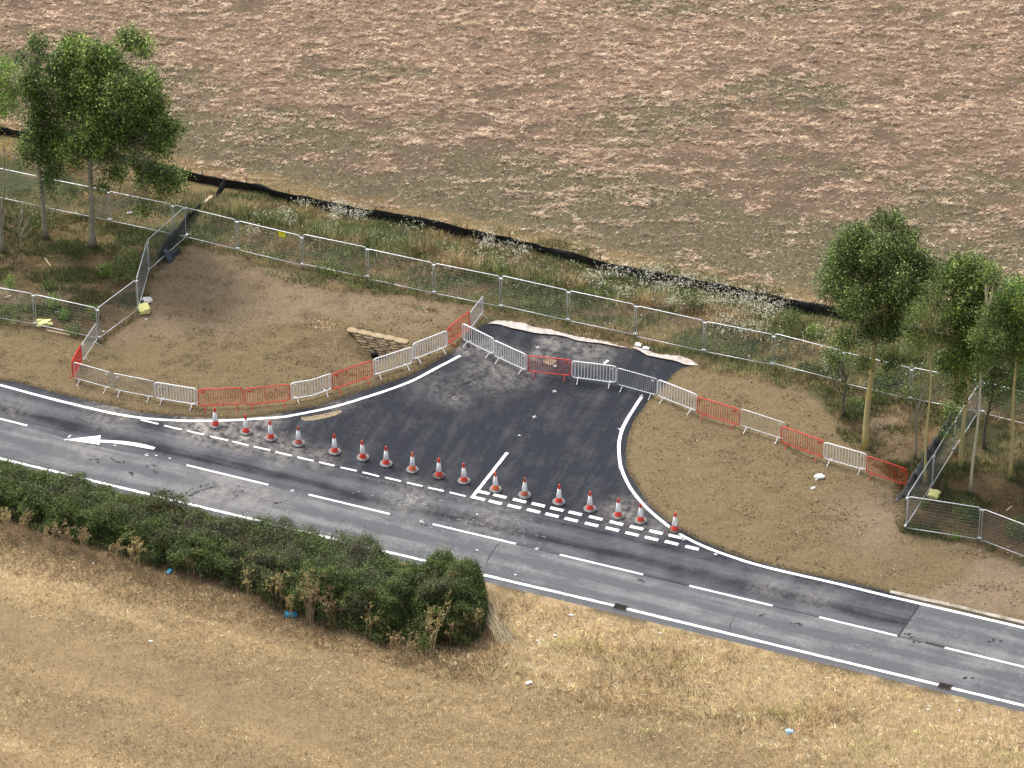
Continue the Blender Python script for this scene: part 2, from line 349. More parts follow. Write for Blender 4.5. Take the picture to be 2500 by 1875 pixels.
PAL = dict(olive=s2l(133, 115, 82), dusty=s2l(146, 125, 98), brown=s2l(124, 104, 76), pinkd=s2l(152, 130, 106), wood=s2l(112, 92, 66), wgreen=s2l(80, 84, 52), gold=s2l(150, 128, 86),
           farb=s2l(114, 97, 77), farpink=s2l(140, 114, 92), fargreen=s2l(116, 108, 82), stub=s2l(158, 134, 96), stubd=s2l(132, 116, 86), stubp=s2l(192, 164, 118), verge=s2l(184, 158, 116), dirtb=s2l(92, 78, 58))
KALB = .72
def mixn(c, t, f): return c*(1-f[..., None])+PAL[t]*f[..., None]
def ground_colour(x, y, s, dweed):
    n1 = fbm(x, y, 3.0, o=5, s=21); n2 = fbm(x, y, .9, o=4, s=31); n3 = fbm(x, y, 9, 5, o=4, s=41)
    jit = (n2-.5)*.9
    c = np.zeros(x.shape+(3,))+PAL['stub']
    # lower field: golden bands running with the crop, wheelings
    th = R_(-24); u = x*math.cos(th)+y*math.sin(th); v = -x*math.sin(th)+y*math.cos(th)
    b = fbm(u, v, 14, 1.6, o=4, s=51); c = mixn(c, 'stubd', sst(b, .5, .7)*.4); c = mixn(c, 'stubp', sst(1-b, .5, .75)*.8)
    c = mixn(c, 'stubd', sst(n1, .55, .75)*.3)
    vrd = (x-e0[0])*RV[0]+(y-e0[1])*RV[1]; urd = (x-e0[0])*RU[0]+(y-e0[1])*RU[1]
    vg = sst(-vrd, .2, .5)*(1-sst(-vrd+jit, 4.5, 8))*sst(urd, -4, 4); c = mixn(c, 'verge', vg*.75)
    c = mixn(c, 'dirtb', sst(vrd, -1.0, -.5)*(1-sst(vrd, -.2, 0))*sst(n2, .35, .6)*.8)
    hed = (1-sst(urd, 1.5, 3))*sst(vrd+jit, -7.2, -5.6)*(1-sst(vrd, -1.2, -.4)); c = mixn(c, 'brown', hed*.8)
    upf = sst(vrd, 2, 3); c = mixn(c, 'brown', upf); c = mixn(c, 'wgreen', upf*sst(n1, .42, .6)*.7)
    far = sst(-sdist(x, y, far_poly)+jit*.5, -.1, .3)
    f = mixn(np.zeros_like(c)+PAL['farb'], 'farpink', sst(fbm(x, y, 1.7, .6, o=5, s=61)+.5*(fbm(x, y, 16, 9, o=3, s=63)-.5)+.006*(y-11)+.0035*x, .44, .66))
    ds = -sdist(x, y, far_poly); f = mixn(f, 'fargreen', sst(fbm(x, y, 7, 3, o=4, s=71)+.34*(1-sst(ds, 4, 13))-.16, .46, .62)*.85)
    f = mixn(f, 'gold', (1-sst(ds+jit, .7, 2.2))*.8)
    c = c*(1-far[..., None])+f*far[..., None]
    wd = sst(-dweed+jit*.5, -.8, .3); g = mixn(np.zeros_like(c)+PAL['wgreen'], 'gold', sst(fbm(x, y, 3.5, 1.5, o=4, s=81), .48, .62)*.7); g = mixn(g, 'brown', sst(fbm(x, y, 2.5, 1.2, o=4, s=85), .52, .66))
    c = c*(1-wd[..., None])+g*wd[..., None]
    for poly in (wood_left, wood_right):
        m = sst(-sdist(x, y, poly)+jit*.4, -.5, .4); g = mixn(np.zeros_like(c)+PAL['wood'], 'wgreen', sst(n1, .47, .62)*.85); g = mixn(g, 'gold', sst(fbm(x, y, 1.8, o=4, s=91), .55, .7)*.6); g = mixn(g, 'pinkd', sst(fbm(x, y, 2.4, o=4, s=95), .6, .75)*.6)
        c = c*(1-m[..., None])+g*m[..., None]
    m = sst(-sdist(x, y, soil_left)+jit*.35, -.15, .2); g = mixn(np.zeros_like(c)+PAL['olive'], 'dusty', sst(-sdist(x, y, dusty_in)+jit, -.6, .8)*.9); g = mixn(g, 'brown', sst(n1, .5, .72)*.5); g = mixn(g, 'dirtb', sst(fbm(x, y, .8, .5, o=5, s=98), .54, .70)*.35)
    c = c*(1-m[..., None])+g*m[..., None]
    m = sst(-sdist(x, y, soil_right)+jit*.35, -.15, .2); g = mixn(np.zeros_like(c)+PAL['olive'], 'brown', sst(n1, .52, .75)*.4)
    oe = olive_right_edge; pk = sst(-sdist(x, y, oe[2:]+[G((2900, 1560)), G((2900, 1350))])+jit, -.3, .3); g = mixn(g, 'pinkd', pk*.8)
    pk2 = np.exp(-(((x-W('a6', 1080, 1010)[0])/1.5)**2+((y-W('a6', 1080, 1010)[1])/2.2)**2)); g = mixn(g, 'pinkd', np.clip(pk2*1.2+jit*.3, 0, 1)*.75)
    c = c*(1-m[..., None])+g*m[..., None]
    c = mixn(c, 'dirtb', (1-sst(np.abs(s-.05), 0, .3))*sst(n2, .4, .6)*.5*(vrd > 1))
    return c*KALB*.95

# ------------------------------------------------------------------ ground sheet
def axis(lo, hi, st, far):
    a = np.arange(lo, hi, st); g = []; d = st*2; q = hi
    while q < far: q += d; g.append(q); d *= 1.45
    g2 = []; d = st*2; q = lo
    while q > -far: q -= d; g2.append(q); d *= 1.45
    return np.concatenate([np.array(g2[::-1]), a, np.array(g)])
ax = axis(-32, 32, .16, 900); ay = axis(-34, 40, .16, 1100)
X, Y = np.meshgrid(ax, ay); xs, ys = X.ravel(), Y.ravel()
Zg, Sg, Dw = height(xs, ys, True)
nx, ny = len(ax), len(ay)
i = np.arange(nx-1)[None, :]+np.arange(ny-1)[:, None]*nx; i = i.ravel()
quads = np.stack([i, i+1, i+1+nx, i+nx], 1).astype(np.int32)
me = bpy.data.meshes.new('ground'); me.vertices.add(len(xs)); me.vertices.foreach_set('co', np.stack([xs, ys, Zg], 1).astype(np.float32).ravel())
me.loops.add(quads.size); me.loops.foreach_set('vertex_index', quads.ravel()); me.polygons.add(len(quads))
me.polygons.foreach_set('loop_start', np.arange(0, quads.size, 4, dtype=np.int32)); me.polygons.foreach_set('loop_total', np.full(len(quads), 4, np.int32))
me.polygons.foreach_set('use_smooth', np.ones(len(quads), bool)); vcol(me, ground_colour(xs, ys, Sg, Dw)); me.update()
prop(link('ground', me, M_GROUND), kind='structure')

# ------------------------------------------------------------------ road, new asphalt, markings
def sheet(name, poly, z, m):
    from mathutils.geometry import tessellate_polygon
    vs = [Vector((p[0], p[1], z)) for p in poly]; tri = tessellate_polygon([vs])
    mb = MB(); fs = []
    for t in tri:
        a, b_, c = (vs[k] for k in t)
        if (b_-a).cross(c-a).z < 0: t = t[::-1]
        fs.append(tuple(t))
    mb.add(vs, fs); return prop(mb.build(name, m), kind='structure')
dl = [(*W('b1', 900, 470), 2.2, .8), (*W('b1', 1600, 600), 2.2, 1.2), (*W('b1', 1900, 700), 1.6, 1.1), (*W('b2', 300, 640), 1.7, .8), (*W('b2', 560, 690), 1.4, .6), (*W('b2', 1250, 1010), 2.2, .55), (*W('b2', 1900, 1150), 2.5, .45),
      (*W('b2', 100, 380), 1.6, 1.0), (*W('b2', 700, 260), 1.2, .5), (*W('b2', 1600, 230), 1.2, .45), (*W('a3', 1850, 1290), 1.3, .7), (*W('a3', 1690, 1280), .8, .9), (*W('a3', 1500, 1560), 2.2, .25), (*W('a4', 460, 600), 1.0, .9), (*W('a4', 750, 650), 1.8, .7), (*W('a4', 60, 800), 2.6, .6),
      (*W('a4', 380, 690), .9, .8), (*W('b3', 1330, 640), 1.6, .7), (*W('b3', 1550, 760), 1.2, .5), (*W('b5', 500, 370), 1.3, .5), (*W('b5', 800, 440), 1.6, .4), (*W('b1', 100, 460), 1.5, .4)]
M_OLD = asphalt_mat('worn_grey_asphalt', s2l(98, 99, 104, KALB), s2l(152, 151, 150, KALB), s2l(176, 167, 155, KALB), [(.95, .5, .35), (2.1, .5, .3), (-.1, .3, -.4), (1.5, .35, -.3), (vr-.9, .6, .3), (vr-2.1, .5, .2)], [(*W('b1', 1700, 1100), 2.5, .5), (*W('b1', 700, 720), 2.5, .4), (*W('b2', 100, 980), 2, .5)])
M_NEW = asphalt_mat('fresh_dark_asphalt', s2l(31, 35, 46, KALB), s2l(98, 100, 106, KALB), s2l(168, 160, 150, KALB), [(vr-.9, .55, .55), (vr-2.25, .55, .55), (vr-1.6, .35, -.25), (vr-2.9, .3, -.2)], dl, .28)
sheet('road', road_poly, 0.0, M_OLD)
sheet('fresh_asphalt', overlay, .004, M_NEW)
# pale stone footing showing beyond the asphalt edge
M_STONEDUST = plain('pale_stone_dust', tuple(s2l(205, 196, 188, .8)), .95, dirt=tuple(s2l(150, 135, 120, .8)), dirt_amt=.8, scale=5)
def strip_mesh(name, a, b, z, m, kind='structure', over=True):
    mb = MB(); n = len(a)
    mb.add([(p[0], p[1], z) for p in a]+[(p[0], p[1], z) for p in b], [(k, k+1, n+k+1, n+k) for k in range(n-1)])
    o = mb.build(name, m); return prop(o, kind=kind)
ga = PL('a4', '-30,450 60,458 150,484 250,504 340,524 450,534 560,549 650,579 750,594 850,604 950,624 1050,638')
gb = PL('a4', '-30,446 60,426 150,436 240,444 330,476 440,496 540,522 650,552 750,566 850,584 950,612 1050,634')
gc = PL('a4', '1090,638 1150,664 1200,694 1300,716 1420,739 1500,768 1590,774'); gd = PL('a4', '1090,632 1150,640 1200,656 1300,686 1420,696 1510,716 1590,768')
def rag(P, s): return [(p[0]+(random.random()-.5)*s, p[1]+(random.random()-.5)*s) for p in P]
for a, b in ((ga, gb), (gc, gd)):
    a2, b2 = catmull(a, .12), catmull(b, .12); n = min(len(a2), len(b2))
    a2 = [a2[int(k*(len(a2)-1)/(n-1))] for k in range(n)]; b2 = [b2[int(k*(len(b2)-1)/(n-1))] for k in range(n)]
    strip_mesh('stone_footing', a2, rag(b2, .10), .075, M_STONEDUST)
def ribbon(pts, wd, z=.009, mb=None, jag=0.0):
    P = [Vector(p) for p in pts]; L_, R2 = [], []
    for k, p in enumerate(P):
        t = (P[min(k+1, len(P)-1)]-P[max(k-1, 0)]).normalized(); n = Vector((-t.y, t.x))
        h = wd/2
        L_.append(p+n*(h+random.uniform(-jag, jag))); R2.append(p-n*(h+random.uniform(-jag, jag)))
    n = len(P); mb.add([(q.x, q.y, z) for q in L_+R2], [(n+k, n+k+1, k+1, k) for k in range(n-1)])
def mark(name, lines, wd, z=.009, jag=.006):
    mb = MB()
    for l in lines: ribbon(l, wd, z, mb, jag)
    return prop(mb.build(name, M_PAINT), kind='structure')
def seg(a, b, st=.2):
    a, b = Vector(a), Vector(b); n = max(2, int((b-a).length/st)); return [tuple(a.lerp(b, k/n)) for k in range(n+1)]
wl = smooth_line(catmull(white_left, .3), 3); wr = smooth_line(catmull(white_right, .3), 3)
mark('edge_line', [wl], .15); mark('edge_line', [wr], .15)
g1, g2 = W('b3', 1268, 1356), W('b3', 1352, 1378); g3, g4 = W('b5', 1640, 1030), W('b5', 1717, 1050)
mark('edge_line', [seg(along(e0, -90), e0), seg(e0, g1), seg(g2, g3), seg(g4, along(g4, 50))], .15, jag=.012)
dsh = [((-232, 966), (-34, 1014))]+[tuple(map(lambda q: px(*q), d)) for d in ((('b1', 0, 545), ('b1', 210, 598)), (('b1', 1440, 903), ('b1', 2070, 1055)), (('b2', 485, 972), ('b2', 1110, 1122)), (('b2', 1442, 1200), ('b2', 2083, 1352)), (('b3', 843, 962), ('b3', 1485, 1115)), (('b3', 1842, 1202), ('b5', 515, 495)), (('b5', 830, 572), ('b5', 1355, 698)), (('b5', 1678, 778), ('b5', 2212, 908)))]
dsh[0] = ((-240, 966), (-130, 991)); dsh[-1] = (dsh[-1][0], (dsh[-1][0][0]+200, dsh[-1][0][1]+48.6)); dsh.append(((2616, 1656), (2816, 1704)))
mark('centre_line', [seg(G(a), G(b)) for a, b in dsh], .11)
d1 = [((1085, 552), (1222, 586)), ((1268, 598), (1405, 630)), ((1447, 638), (1575, 668)), ((1620, 680), (1760, 712)), ((1790, 720), (1917, 750))]
d2 = [((62, 602), (187, 630)), ((230, 643), (355, 672)), ((397, 683), (522, 712)), ((567, 722), (685, 750)), ((732, 762), (857, 790)), ((900, 800), (1028, 832)), ((1075, 840), (1197, 869)), ((1243, 880), (1362, 907)), ((1407, 918), (1528, 945)), ((1573, 955), (1695, 985))]
mark('junction_dash_line', [seg(W('b1', *a), W('b1', *b)) for a, b in d1]+[seg(W('b2', *a), W('b2', *b)) for a, b in d2], .10)
gw = [(215, 527), (345, 558), (492, 591), (640, 624), (783, 657), (931, 692), (1088, 729), (1248, 765), (1400, 802), (1550, 837), (1705, 871), (1863, 909)]
gw2 = [(250, 481), (380, 510), (532, 545), (677, 577), (820, 611), (962, 643), (1120, 679), (1280, 718), (1435, 754), (1585, 788), (1733, 821)]
mark('give_way_line', [seg(along(W('b3', *q), -.31), along(W('b3', *q), .31)) for q in gw+gw2], .19)
mark('side_road_line', [seg(W('b3', 162, 526), W('b3', 437, 175))], .15, z=.013)
mb = MB()
at_, ab_ = PL('b1', '775,708 850,712 950,717 1040,729 1120,744 1200,767'), PL('b1', '772,727 850,730 930,740 1020,753 1100,769 1182,783')
mb.add([(p[0], p[1], .009) for p in at_+ab_], [(6+k, 6+k+1, k+1, k) for k in range(5)])
hd = PL('b1', '500,706 766,746 778,674'); mb.add([(p[0], p[1], .013) for p in hd], [(0, 1, 2)])
prop(mb.build('turn_arrow', M_PAINT), kind='structure')
mb = MB()
for k, x, y in (('a4', 485, 965), ('a4', 330, 1162), ('a4', 490, 770), ('a4', 1157, 1000), ('b1', 1130, 825), ('b2', 1355, 1178), ('b2', 360, 942), ('b3', 665, 916), ('b3', 1797, 843), ('b3', 2045, 958), ('a4', 990, 1257), ('a4', 995, 1555), ('b1', 505, 706), ('a4', 355, 625)):
    c = W(k, x, y); s = .11
    ribbon([along(c, -s), along(c, s)], .022, .010, mb); ribbon([along(c, 0, -s), along(c, 0, s)], .022, .014, mb)
for k, x, y in (('a4', 215, 1305), ('b1', 885, 750), ('b1', 1310, 850), ('b1', 1205, 828), ('b3', 205, 650), ('b3', 205, 925), ('b3', 500, 1115)):
    c = W(k, x, y); ribbon([along(c, -.05), along(c, .05)], .05, .010, mb)
ribbon([W('a4', 868, 752), W('a4', 900, 726)], .12, .01, mb)
ribbon([W('b1', 525, 690), W('b1', 545, 672)], .06, .01, mb)
prop(mb.build('survey_mark', M_PAINT), kind='structure')
M_SEAM = plain('bitumen_seam', (.012, .012, .013), .6)
mb = MB(); ribbon(seg(W('b5', 1505, 490), W('b5', 1362, 704)), .07, .011, mb, .008)
ribbon(seg(W('b5', 1548, 742), W('b5', 1675, 774)), .14, .008, mb, .01)
for pts in ('1365,700 1450,722 1545,745', '520,500 650,530 825,570'):
    ribbon(catmull(PL('b5', pts), .2), .03, .0085, mb, .012)
prop(mb.build('bitumen_seam', M_SEAM), kind='structure')
# cracks across the old lane, tyre lug prints, mud spots
M_CRACK = plain('crack', (.035, .035, .035), .9)
mb = MB()
for k, p in (('b2', '790,1140 740,1180 715,1215 690,1240'), ('b2', '1035,1240 1010,1262 1000,1290'), ('b2', '1960,1340 1920,1390 1880,1450 1860,1490'), ('b3', '370,880 320,940 290,1000 275,1050'), ('b1', '395,775 370,800 335,815'), ('b3', '2180,1460 2160,1520 2140,1580'), ('b5', '285,520 240,600 222,660'), ('b5', '1930,960 1905,1010 1895,1060'), ('b5', '1480,570 1560,595 1640,602')):
    q = catmull(PL(k, p), .12); ribbon(rag(q, .10), .016, .006, mb, .006)
prop(mb.build('road_crack', M_CRACK), kind='structure')
M_LUG = plain('tyre_print', (.028, .028, .030), .85); M_DUST = plain('dust_print', tuple(s2l(165, 158, 148, .6)), .95)
mb = MB(); mb2 = MB()
def lugs(k, p, wd, n, M, ang=.9, z=.0105):
    q = catmull(PL(k, p), .05); N_ = len(q)
    for j in range(n):
        a = Vector(q[int(j*(N_-2)/n)]); b = Vector(q[int(j*(N_-2)/n)+1]); t = (b-a).normalized(); nn = Vector((-t.y, t.x))
        for sgn in (-1, 1):
            if random.random() < .22: continue
            c = a+nn*sgn*wd*.27; d = (nn*sgn*ang+t*.6).normalized()*wd*.24*random.uniform(.6, 1.1); ribbon([c-d, c+d], .04*random.uniform(.6, 1.2), z, M)
lugs('b1', '1150,900 1200,935 1250,975', .5, 9, mb); lugs('b1', '1450,1130 1510,1095 1580,1075 1680,1045', .5, 16, mb); lugs('b1', '1810,1135 1850,1095 1870,1050', .45, 7, mb)
lugs('b2', '1830,235 1950,205 2100,165 2190,150', .5, 26, mb); lugs('b2', '1640,120 1750,75 1850,30', .5, 16, mb); lugs('a3', '1690,1530 1800,1470 1900,1440', .5, 16, mb); lugs('b1', '580,548 640,575 700,610', .4, 8, mb)
lugs('b2', '1480,140 1560,95 1640,60', .4, 12, mb); lugs('b2', '1230,250 1330,200 1420,215', .4, 10, mb)
lugs('b2', '1600,235 1640,215', .30, 5, mb2, z=.0075)
for k, x, y in [('b1', 720, 873), ('b1', 855, 850), ('b1', 940, 875), ('b1', 1010, 970), ('b1', 1190, 795), ('b5', 680, 625), ('b5', 460, 560), ('b5', 1435, 690), ('b5', 1830, 985), ('b5', 2020, 725), ('b2', 1355, 1220), ('b3', 1465, 1160), ('b5', 700, 612), ('b5', 1470, 735), ('b2', 215, 1035)]:
    c = W(k, x, y)
    for j_ in range(4):
        cc = (c[0]+random.gauss(0, .14), c[1]+random.gauss(0, .10)); s = random.uniform(.02, .08); n_ = 9
        mb.add([(cc[0]+s*1.4*random.uniform(.5, 1.2)*math.cos(6.283*t/n_), cc[1]+s*random.uniform(.5, 1.2)*math.sin(6.283*t/n_), .0090+j_*.0004) for t in range(n_)], [tuple(range(n_))])
prop(mb.build('tyre_mark', M_LUG), kind='structure'); prop(mb2.build('tyre_dust', M_DUST), kind='structure')
def sand(k, P_, z, nm='soil_smear', c=(168, 148, 112)):
    q = catmull(PL(k, P_), .06); q = rag(q, .07); mb = MB(); mb.add([(a_[0], a_[1], z) for a_ in q], [tuple(range(len(q)))])
    me_ = mb.mesh(nm); import bmesh; bm = bmesh.new(); bm.from_mesh(me_); bmesh.ops.triangulate(bm, faces=bm.faces); bm.normal_update()
    for f_ in bm.faces:
        if f_.normal.z < 0: f_.normal_flip()
    bm.to_mesh(me_); bm.free(); prop(link(nm, me_, plain(nm, tuple(s2l(*c, KALB)), .95, dirt=tuple(s2l(120, 108, 90, KALB)), dirt_amt=1, scale=3)), kind='structure')
sand('b2', '430,380 520,362 620,345 720,322 735,340 690,360 600,385 500,402 440,398 430,380', .0072)
sand('a4', '400,730 460,712 500,735 470,760 420,755 400,730', .0072)
# paint spatter and chips
mb = MB()
for k, x, y, rx, ry, n in (('b2', 1300, 1020, 200, 45, 90), ('b2', 1800, 1180, 350, 60, 70), ('b2', 150, 1100, 110, 40, 14), ('b3', 600, 800, 300, 60, 30), ('b5', 1080, 770, 100, 30, 12), ('b2', 1120, 900, 300, 50, 25), ('b5', 2050, 900, 160, 90, 12), ('b1', 1650, 600, 300, 70, 60), ('a3', 1720, 1270, 60, 40, 30)):
    for _ in range(n):
        c = W(k, random.gauss(x, rx/1.6), random.gauss(y, ry/1.6)); s = random.uniform(.01, .05); ribbon([along(c, -s), along(c, s)], random.uniform(.010, .022), .0095+random.random()*.001, mb)
prop(mb.build('paint_spatter', plain('paint_spatter', (.5, .5, .48), .7)), kind='structure')
# flush kerb at the right, gully grates
M_KERB = plain('old_kerb', tuple(s2l(190, 180, 165, .75)), .9, dirt=tuple(s2l(140, 120, 100, .7)), dirt_amt=.9, scale=2)
kp = catmull(PL('b5', '1308,404 1500,448 1700,490 1900,540 2212,613'), .3); kp.append(along(kp[-1], 40))
mb = MB()
n = len(kp); P = [Vector(q) for q in kp]
for wd, z0 in ((.10, .06),):
    L_ = []
    for k, p in enumerate(P):
        t = (P[min(k+1, n-1)]-P[max(k-1, 0)]).normalized(); nn = Vector((-t.y, t.x)); j = random.uniform(-.015, .015)
        L_ += [(p.x-nn.x*(wd+j), p.y-nn.y*(wd+j), -.05), (p.x-nn.x*(wd+j), p.y-nn.y*(wd+j), z0), (p.x+nn.x*(wd+j), p.y+nn.y*(wd+j), z0), (p.x+nn.x*(wd+j), p.y+nn.y*(wd+j), -.05)]
    mb.add(L_, [(k*4+j, (k+1)*4+j, (k+1)*4+j+1, k*4+j+1) for k in range(n-1) for j in range(3)])
prop(mb.build('kerb', M_KERB), kind='structure')
for nm, lab in (((g1, g2), 'rusty iron gully grate set in the edge line right of the end bush'), ((g3, g4), 'iron gully grate in the edge line near the lower right corner')):
    c = ((nm[0][0]+nm[1][0])/2, (nm[0][1]+nm[1][1])/2)
    o = empty('drain_grate', (c[0], c[1], .0), ROAD_ANG, label=lab, cat='drain grate', group='gully grates in the edge line')
    f = MB(); Lg, Wg = .60, .42
    for s in (-1, 1): f.box((0, s*(Wg/2-.02), .014), (Lg, .04, .02)); f.box((s*(Lg/2-.02), 0, .0145), (.04, Wg-.082, .02))
    f.build('frame', M_IRON, o)
    f = MB(); f.box((0, 0, .006), (Lg-.08, Wg-.08, .004)); f.build('shade_plate', M_HOLE_SHADE, o)  # near-black plate, its colour stands for the shade down in the gully
    f = MB()
    for k in range(7):
        x = -Lg/2+.07+k*(Lg-.14)/6; pts = [(x+.05*math.sin((j/6-.5)*math.pi), -Wg/2+.045+j*(Wg-.09)/6, .017) for j in range(7)]; f.tube(pts, .013, 4)
    f.build('bars', M_IRON, o)

# ------------------------------------------------------------------ copying
def copy_tree(o, parent=None):
    c = o.copy(); C.objects.link(c); c.parent = parent
    for ch in kids[o.name]: copy_tree2(ch, c)
    return c
kids = {}
def reg(o):
    kids[o.name] = [c for c in C.objects if c.parent == o]
    for c in kids[o.name]: kids[c.name] = [d for d in C.objects if d.parent == c]
def copy_tree2(o, parent):
    c = o.copy(); C.objects.link(c); c.parent = parent
    for ch in kids.get(o.name, []): copy_tree2(ch, c)
ORD = ['first', 'second', 'third', 'fourth', 'fifth', 'sixth', 'seventh', 'eighth', 'ninth', 'tenth', 'eleventh', 'twelfth', 'thirteenth', 'fourteenth', 'fifteenth', 'sixteenth', 'seventeenth']

# ------------------------------------------------------------------ traffic cones
def make_cone(mbody, mbase):
    o = empty('traffic_cone')
    b = MB(); n = 8; R0 = .305
    def octo(r, z): return [(r*math.cos(R_(22.5+45*k)), r*math.sin(R_(22.5+45*k)), z) for k in range(8)]
    rings = [octo(R0-.012, 0), octo(R0, .02), octo(R0-.004, .055), octo(R0-.05, .075), octo(.17, .085)]
    b.add([q for r in rings for q in r], [(i*8+j, i*8+(j+1) % 8, (i+1)*8+(j+1) % 8, (i+1)*8+j) for i in range(4) for j in range(8)]+[tuple(32+j for j in range(8))]); b.build('base', mbase, o)
    b = MB(); b.lathe([(.165, .08), (.158, .11), (.14, .15), (.122, .32)], 24); b.build('body', mbody, o, True)
    b = MB(); b.lathe([(.123, .315), (.128, .322), (.072, .765), (.066, .768)], 24); b.build('reflective_sleeve', M_SLEEVE, o, True)
    b = MB(); b.lathe([(.064, .76), (.040, .965), (.036, 1.0), (.030, 1.005)], 24); b.build('tip', mbody, o, True)
    reg(o); return o
protos = {'r': make_cone(M_CONE_R, M_RUBBER), 'o': make_cone(M_CONE_O, M_RUBBER), 'd': make_cone(M_CONE_R, M_RUBBER_D), 'f': make_cone(M_CONE_D, M_RUBBER)}
cones = [('b1', 1663, 592, 'r', 'red and white traffic cone on the curved white line, leftmost of the row'),
         ('b1', 1898, 645, 'r', 'second red and white cone from the left, just below the curved line'),
         ('b1', 2090, 692, 'r', 'third cone from the left, red with a pale dusty base on dusty asphalt'),
         ('b2', 408, 575, 'f', 'fourth cone from the left, dull red foot, below the sandy patch'),
         ('b2', 687, 640, 'r', 'fifth cone from the left in the row across the junction'),
         ('b2', 904, 685, 'r', 'sixth cone from the left in the row across the junction'),
         ('b2', 1083, 732, 'r', 'seventh cone from the left in the row across the junction'),
         ('b2', 1286, 779, 'o', 'leftmost of the orange cones, eighth cone from the left'),
         ('b2', 1491, 825, 'd', 'cone with a dark reddish base, second to the left of the side road line'),
         ('b2', 1684, 865, 'r', 'red cone just left of the straight white side road line'),
         ('b3', 347, 455, 'o', 'orange cone just right of the straight white side road line'),
         ('b3', 571, 500, 'f', 'cone with faded brownish orange foot above the give way dashes'),
         ('b3', 835, 553, 'r', 'fifth cone from the right above the give way dashes'),
         ('b3', 1075, 607, 'r', 'fourth cone from the right above the give way dashes'),
         ('b3', 1294, 660, 'r', 'third cone from the right, beside the pale patch edge'),
         ('b3', 1466, 698, 'r', 'second cone from the right, tip over the curved white line'),
         ('b3', 1730, 767, 'd', 'rightmost cone, standing on the right curved white line with a dark base')]
used = set()
for k, x, y, t, lab in cones:
    o = protos[t] if t not in used else copy_tree(protos[t]); used.add(t)
    q = W(k, x, y, .05); o.location = (q[0], q[1], .013); o.rotation_euler = (random.uniform(-.02, .02), random.uniform(-.03, .03), random.uniform(-.35, .35)); o.location.z = .016
    prop(o, lab, 'traffic cone', 'traffic cones across the junction mouth')

# ------------------------------------------------------------------ pedestrian barriers
BL, BH, BZ = 2.06, 1.10, .19
def rrect(L, z0, z1, r, n=5, bend=0.0):
    pts = []
    for cx, cz, a0 in ((L/2-r, z0+r, -90), (L/2-r, z1-r, 0), (-L/2+r, z1-r, 90), (-L/2+r, z0+r, 180)):
        for j in range(n): a = R_(a0+90*j/(n-1)); pts.append(Vector((cx+r*math.cos(a), 0, cz+r*math.sin(a))))
    out = []
    for k, p in enumerate(pts):
        out.append(p); q = pts[(k+1) % len(pts)]
        if abs(q.x-p.x) > .6:
            for t in (.25, .5, .75): out.append(p.lerp(q, t))
    for p in out: p.y += bend*(1-abs(p.x)/(L/2))
    return out
def make_barrier(kind, bend=0.0, tagx=-1):
    m = {'w': M_WHITE, 'r': M_RED, 'g': M_GALV}[kind]; fr = {'w': .029, 'r': .024, 'g': .019}[kind]
    o = empty({'w': 'pedestrian_barrier', 'r': 'pedestrian_barrier', 'g': 'pedestrian_barrier'}[kind])
    b = MB(); b.tube(rrect(BL, BZ, BH, .13 if kind != 'g' else .10, bend=bend), fr, 8, closed=True); b.build('frame', m, o, True)
    nb = {'w': 13, 'r': 17, 'g': 19}[kind]; b = MB()
    for k in range(nb):
        x = -BL/2+(k+1)*BL/(nb+1); yb = bend*(1-abs(x)/(BL/2))
        if kind == 'w': b.box((x, yb, (BZ+BH)/2), (.046, .016, BH-BZ-.02))
        else: b.tube([(x, yb, BZ), (x, yb, BH)], .012 if kind == 'r' else .008, 5)
    if kind == 'w': b.box((-BL/2+.10, 0, (BZ+BH)/2), (.012, .012, BH-BZ-.12)); b.box((BL/2-.10, 0, (BZ+BH)/2), (.012, .012, BH-BZ-.12))
    b.build('bars', m, o)
    for s in (-1, 1):
        b = MB(); x = s*BL*.36
        if kind == 'w':
            for e in (-1, 1):
                a, c = Vector((x, 0, BZ)), Vector((x+s*.0, e*.30, .012)); b.tube([a, c], .022, 6)
            b.box((x, .16, .10), (.012, .22, .012)); b.box((x, -.16, .10), (.012, .22, .012))
        else: b.tube([(x, -.30, .012), (x, -.26, .03), (x, 0, BZ-.0), (x, .26, .03), (x, .30, .012)], .017, 6)
        b.build('foot', m, o)
    b = MB(); b.box((tagx*(BL/2-.22), -.014, BH-.16), (.15, .012, .10)); b.build('tag_plate', {'w': M_LITTER, 'r': M_RED, 'g': M_LITTER}[kind], o)
    for z in (.45, .85): b = MB(); b.tube([(BL/2+.01, 0, z), (BL/2+.05, 0, z), (BL/2+.05, 0, z-.06)], .009, 5); b.build('hook', m, o)
    reg(o); return o
bp = {'wL': make_barrier('w'), 'wR': make_barrier('w', tagx=1), 'rL': make_barrier('r'), 'rR': make_barrier('r', tagx=1), 'gL': make_barrier('g'), 'gR': make_barrier('g', tagx=1), 'wB': make_barrier('w', bend=-.13)}
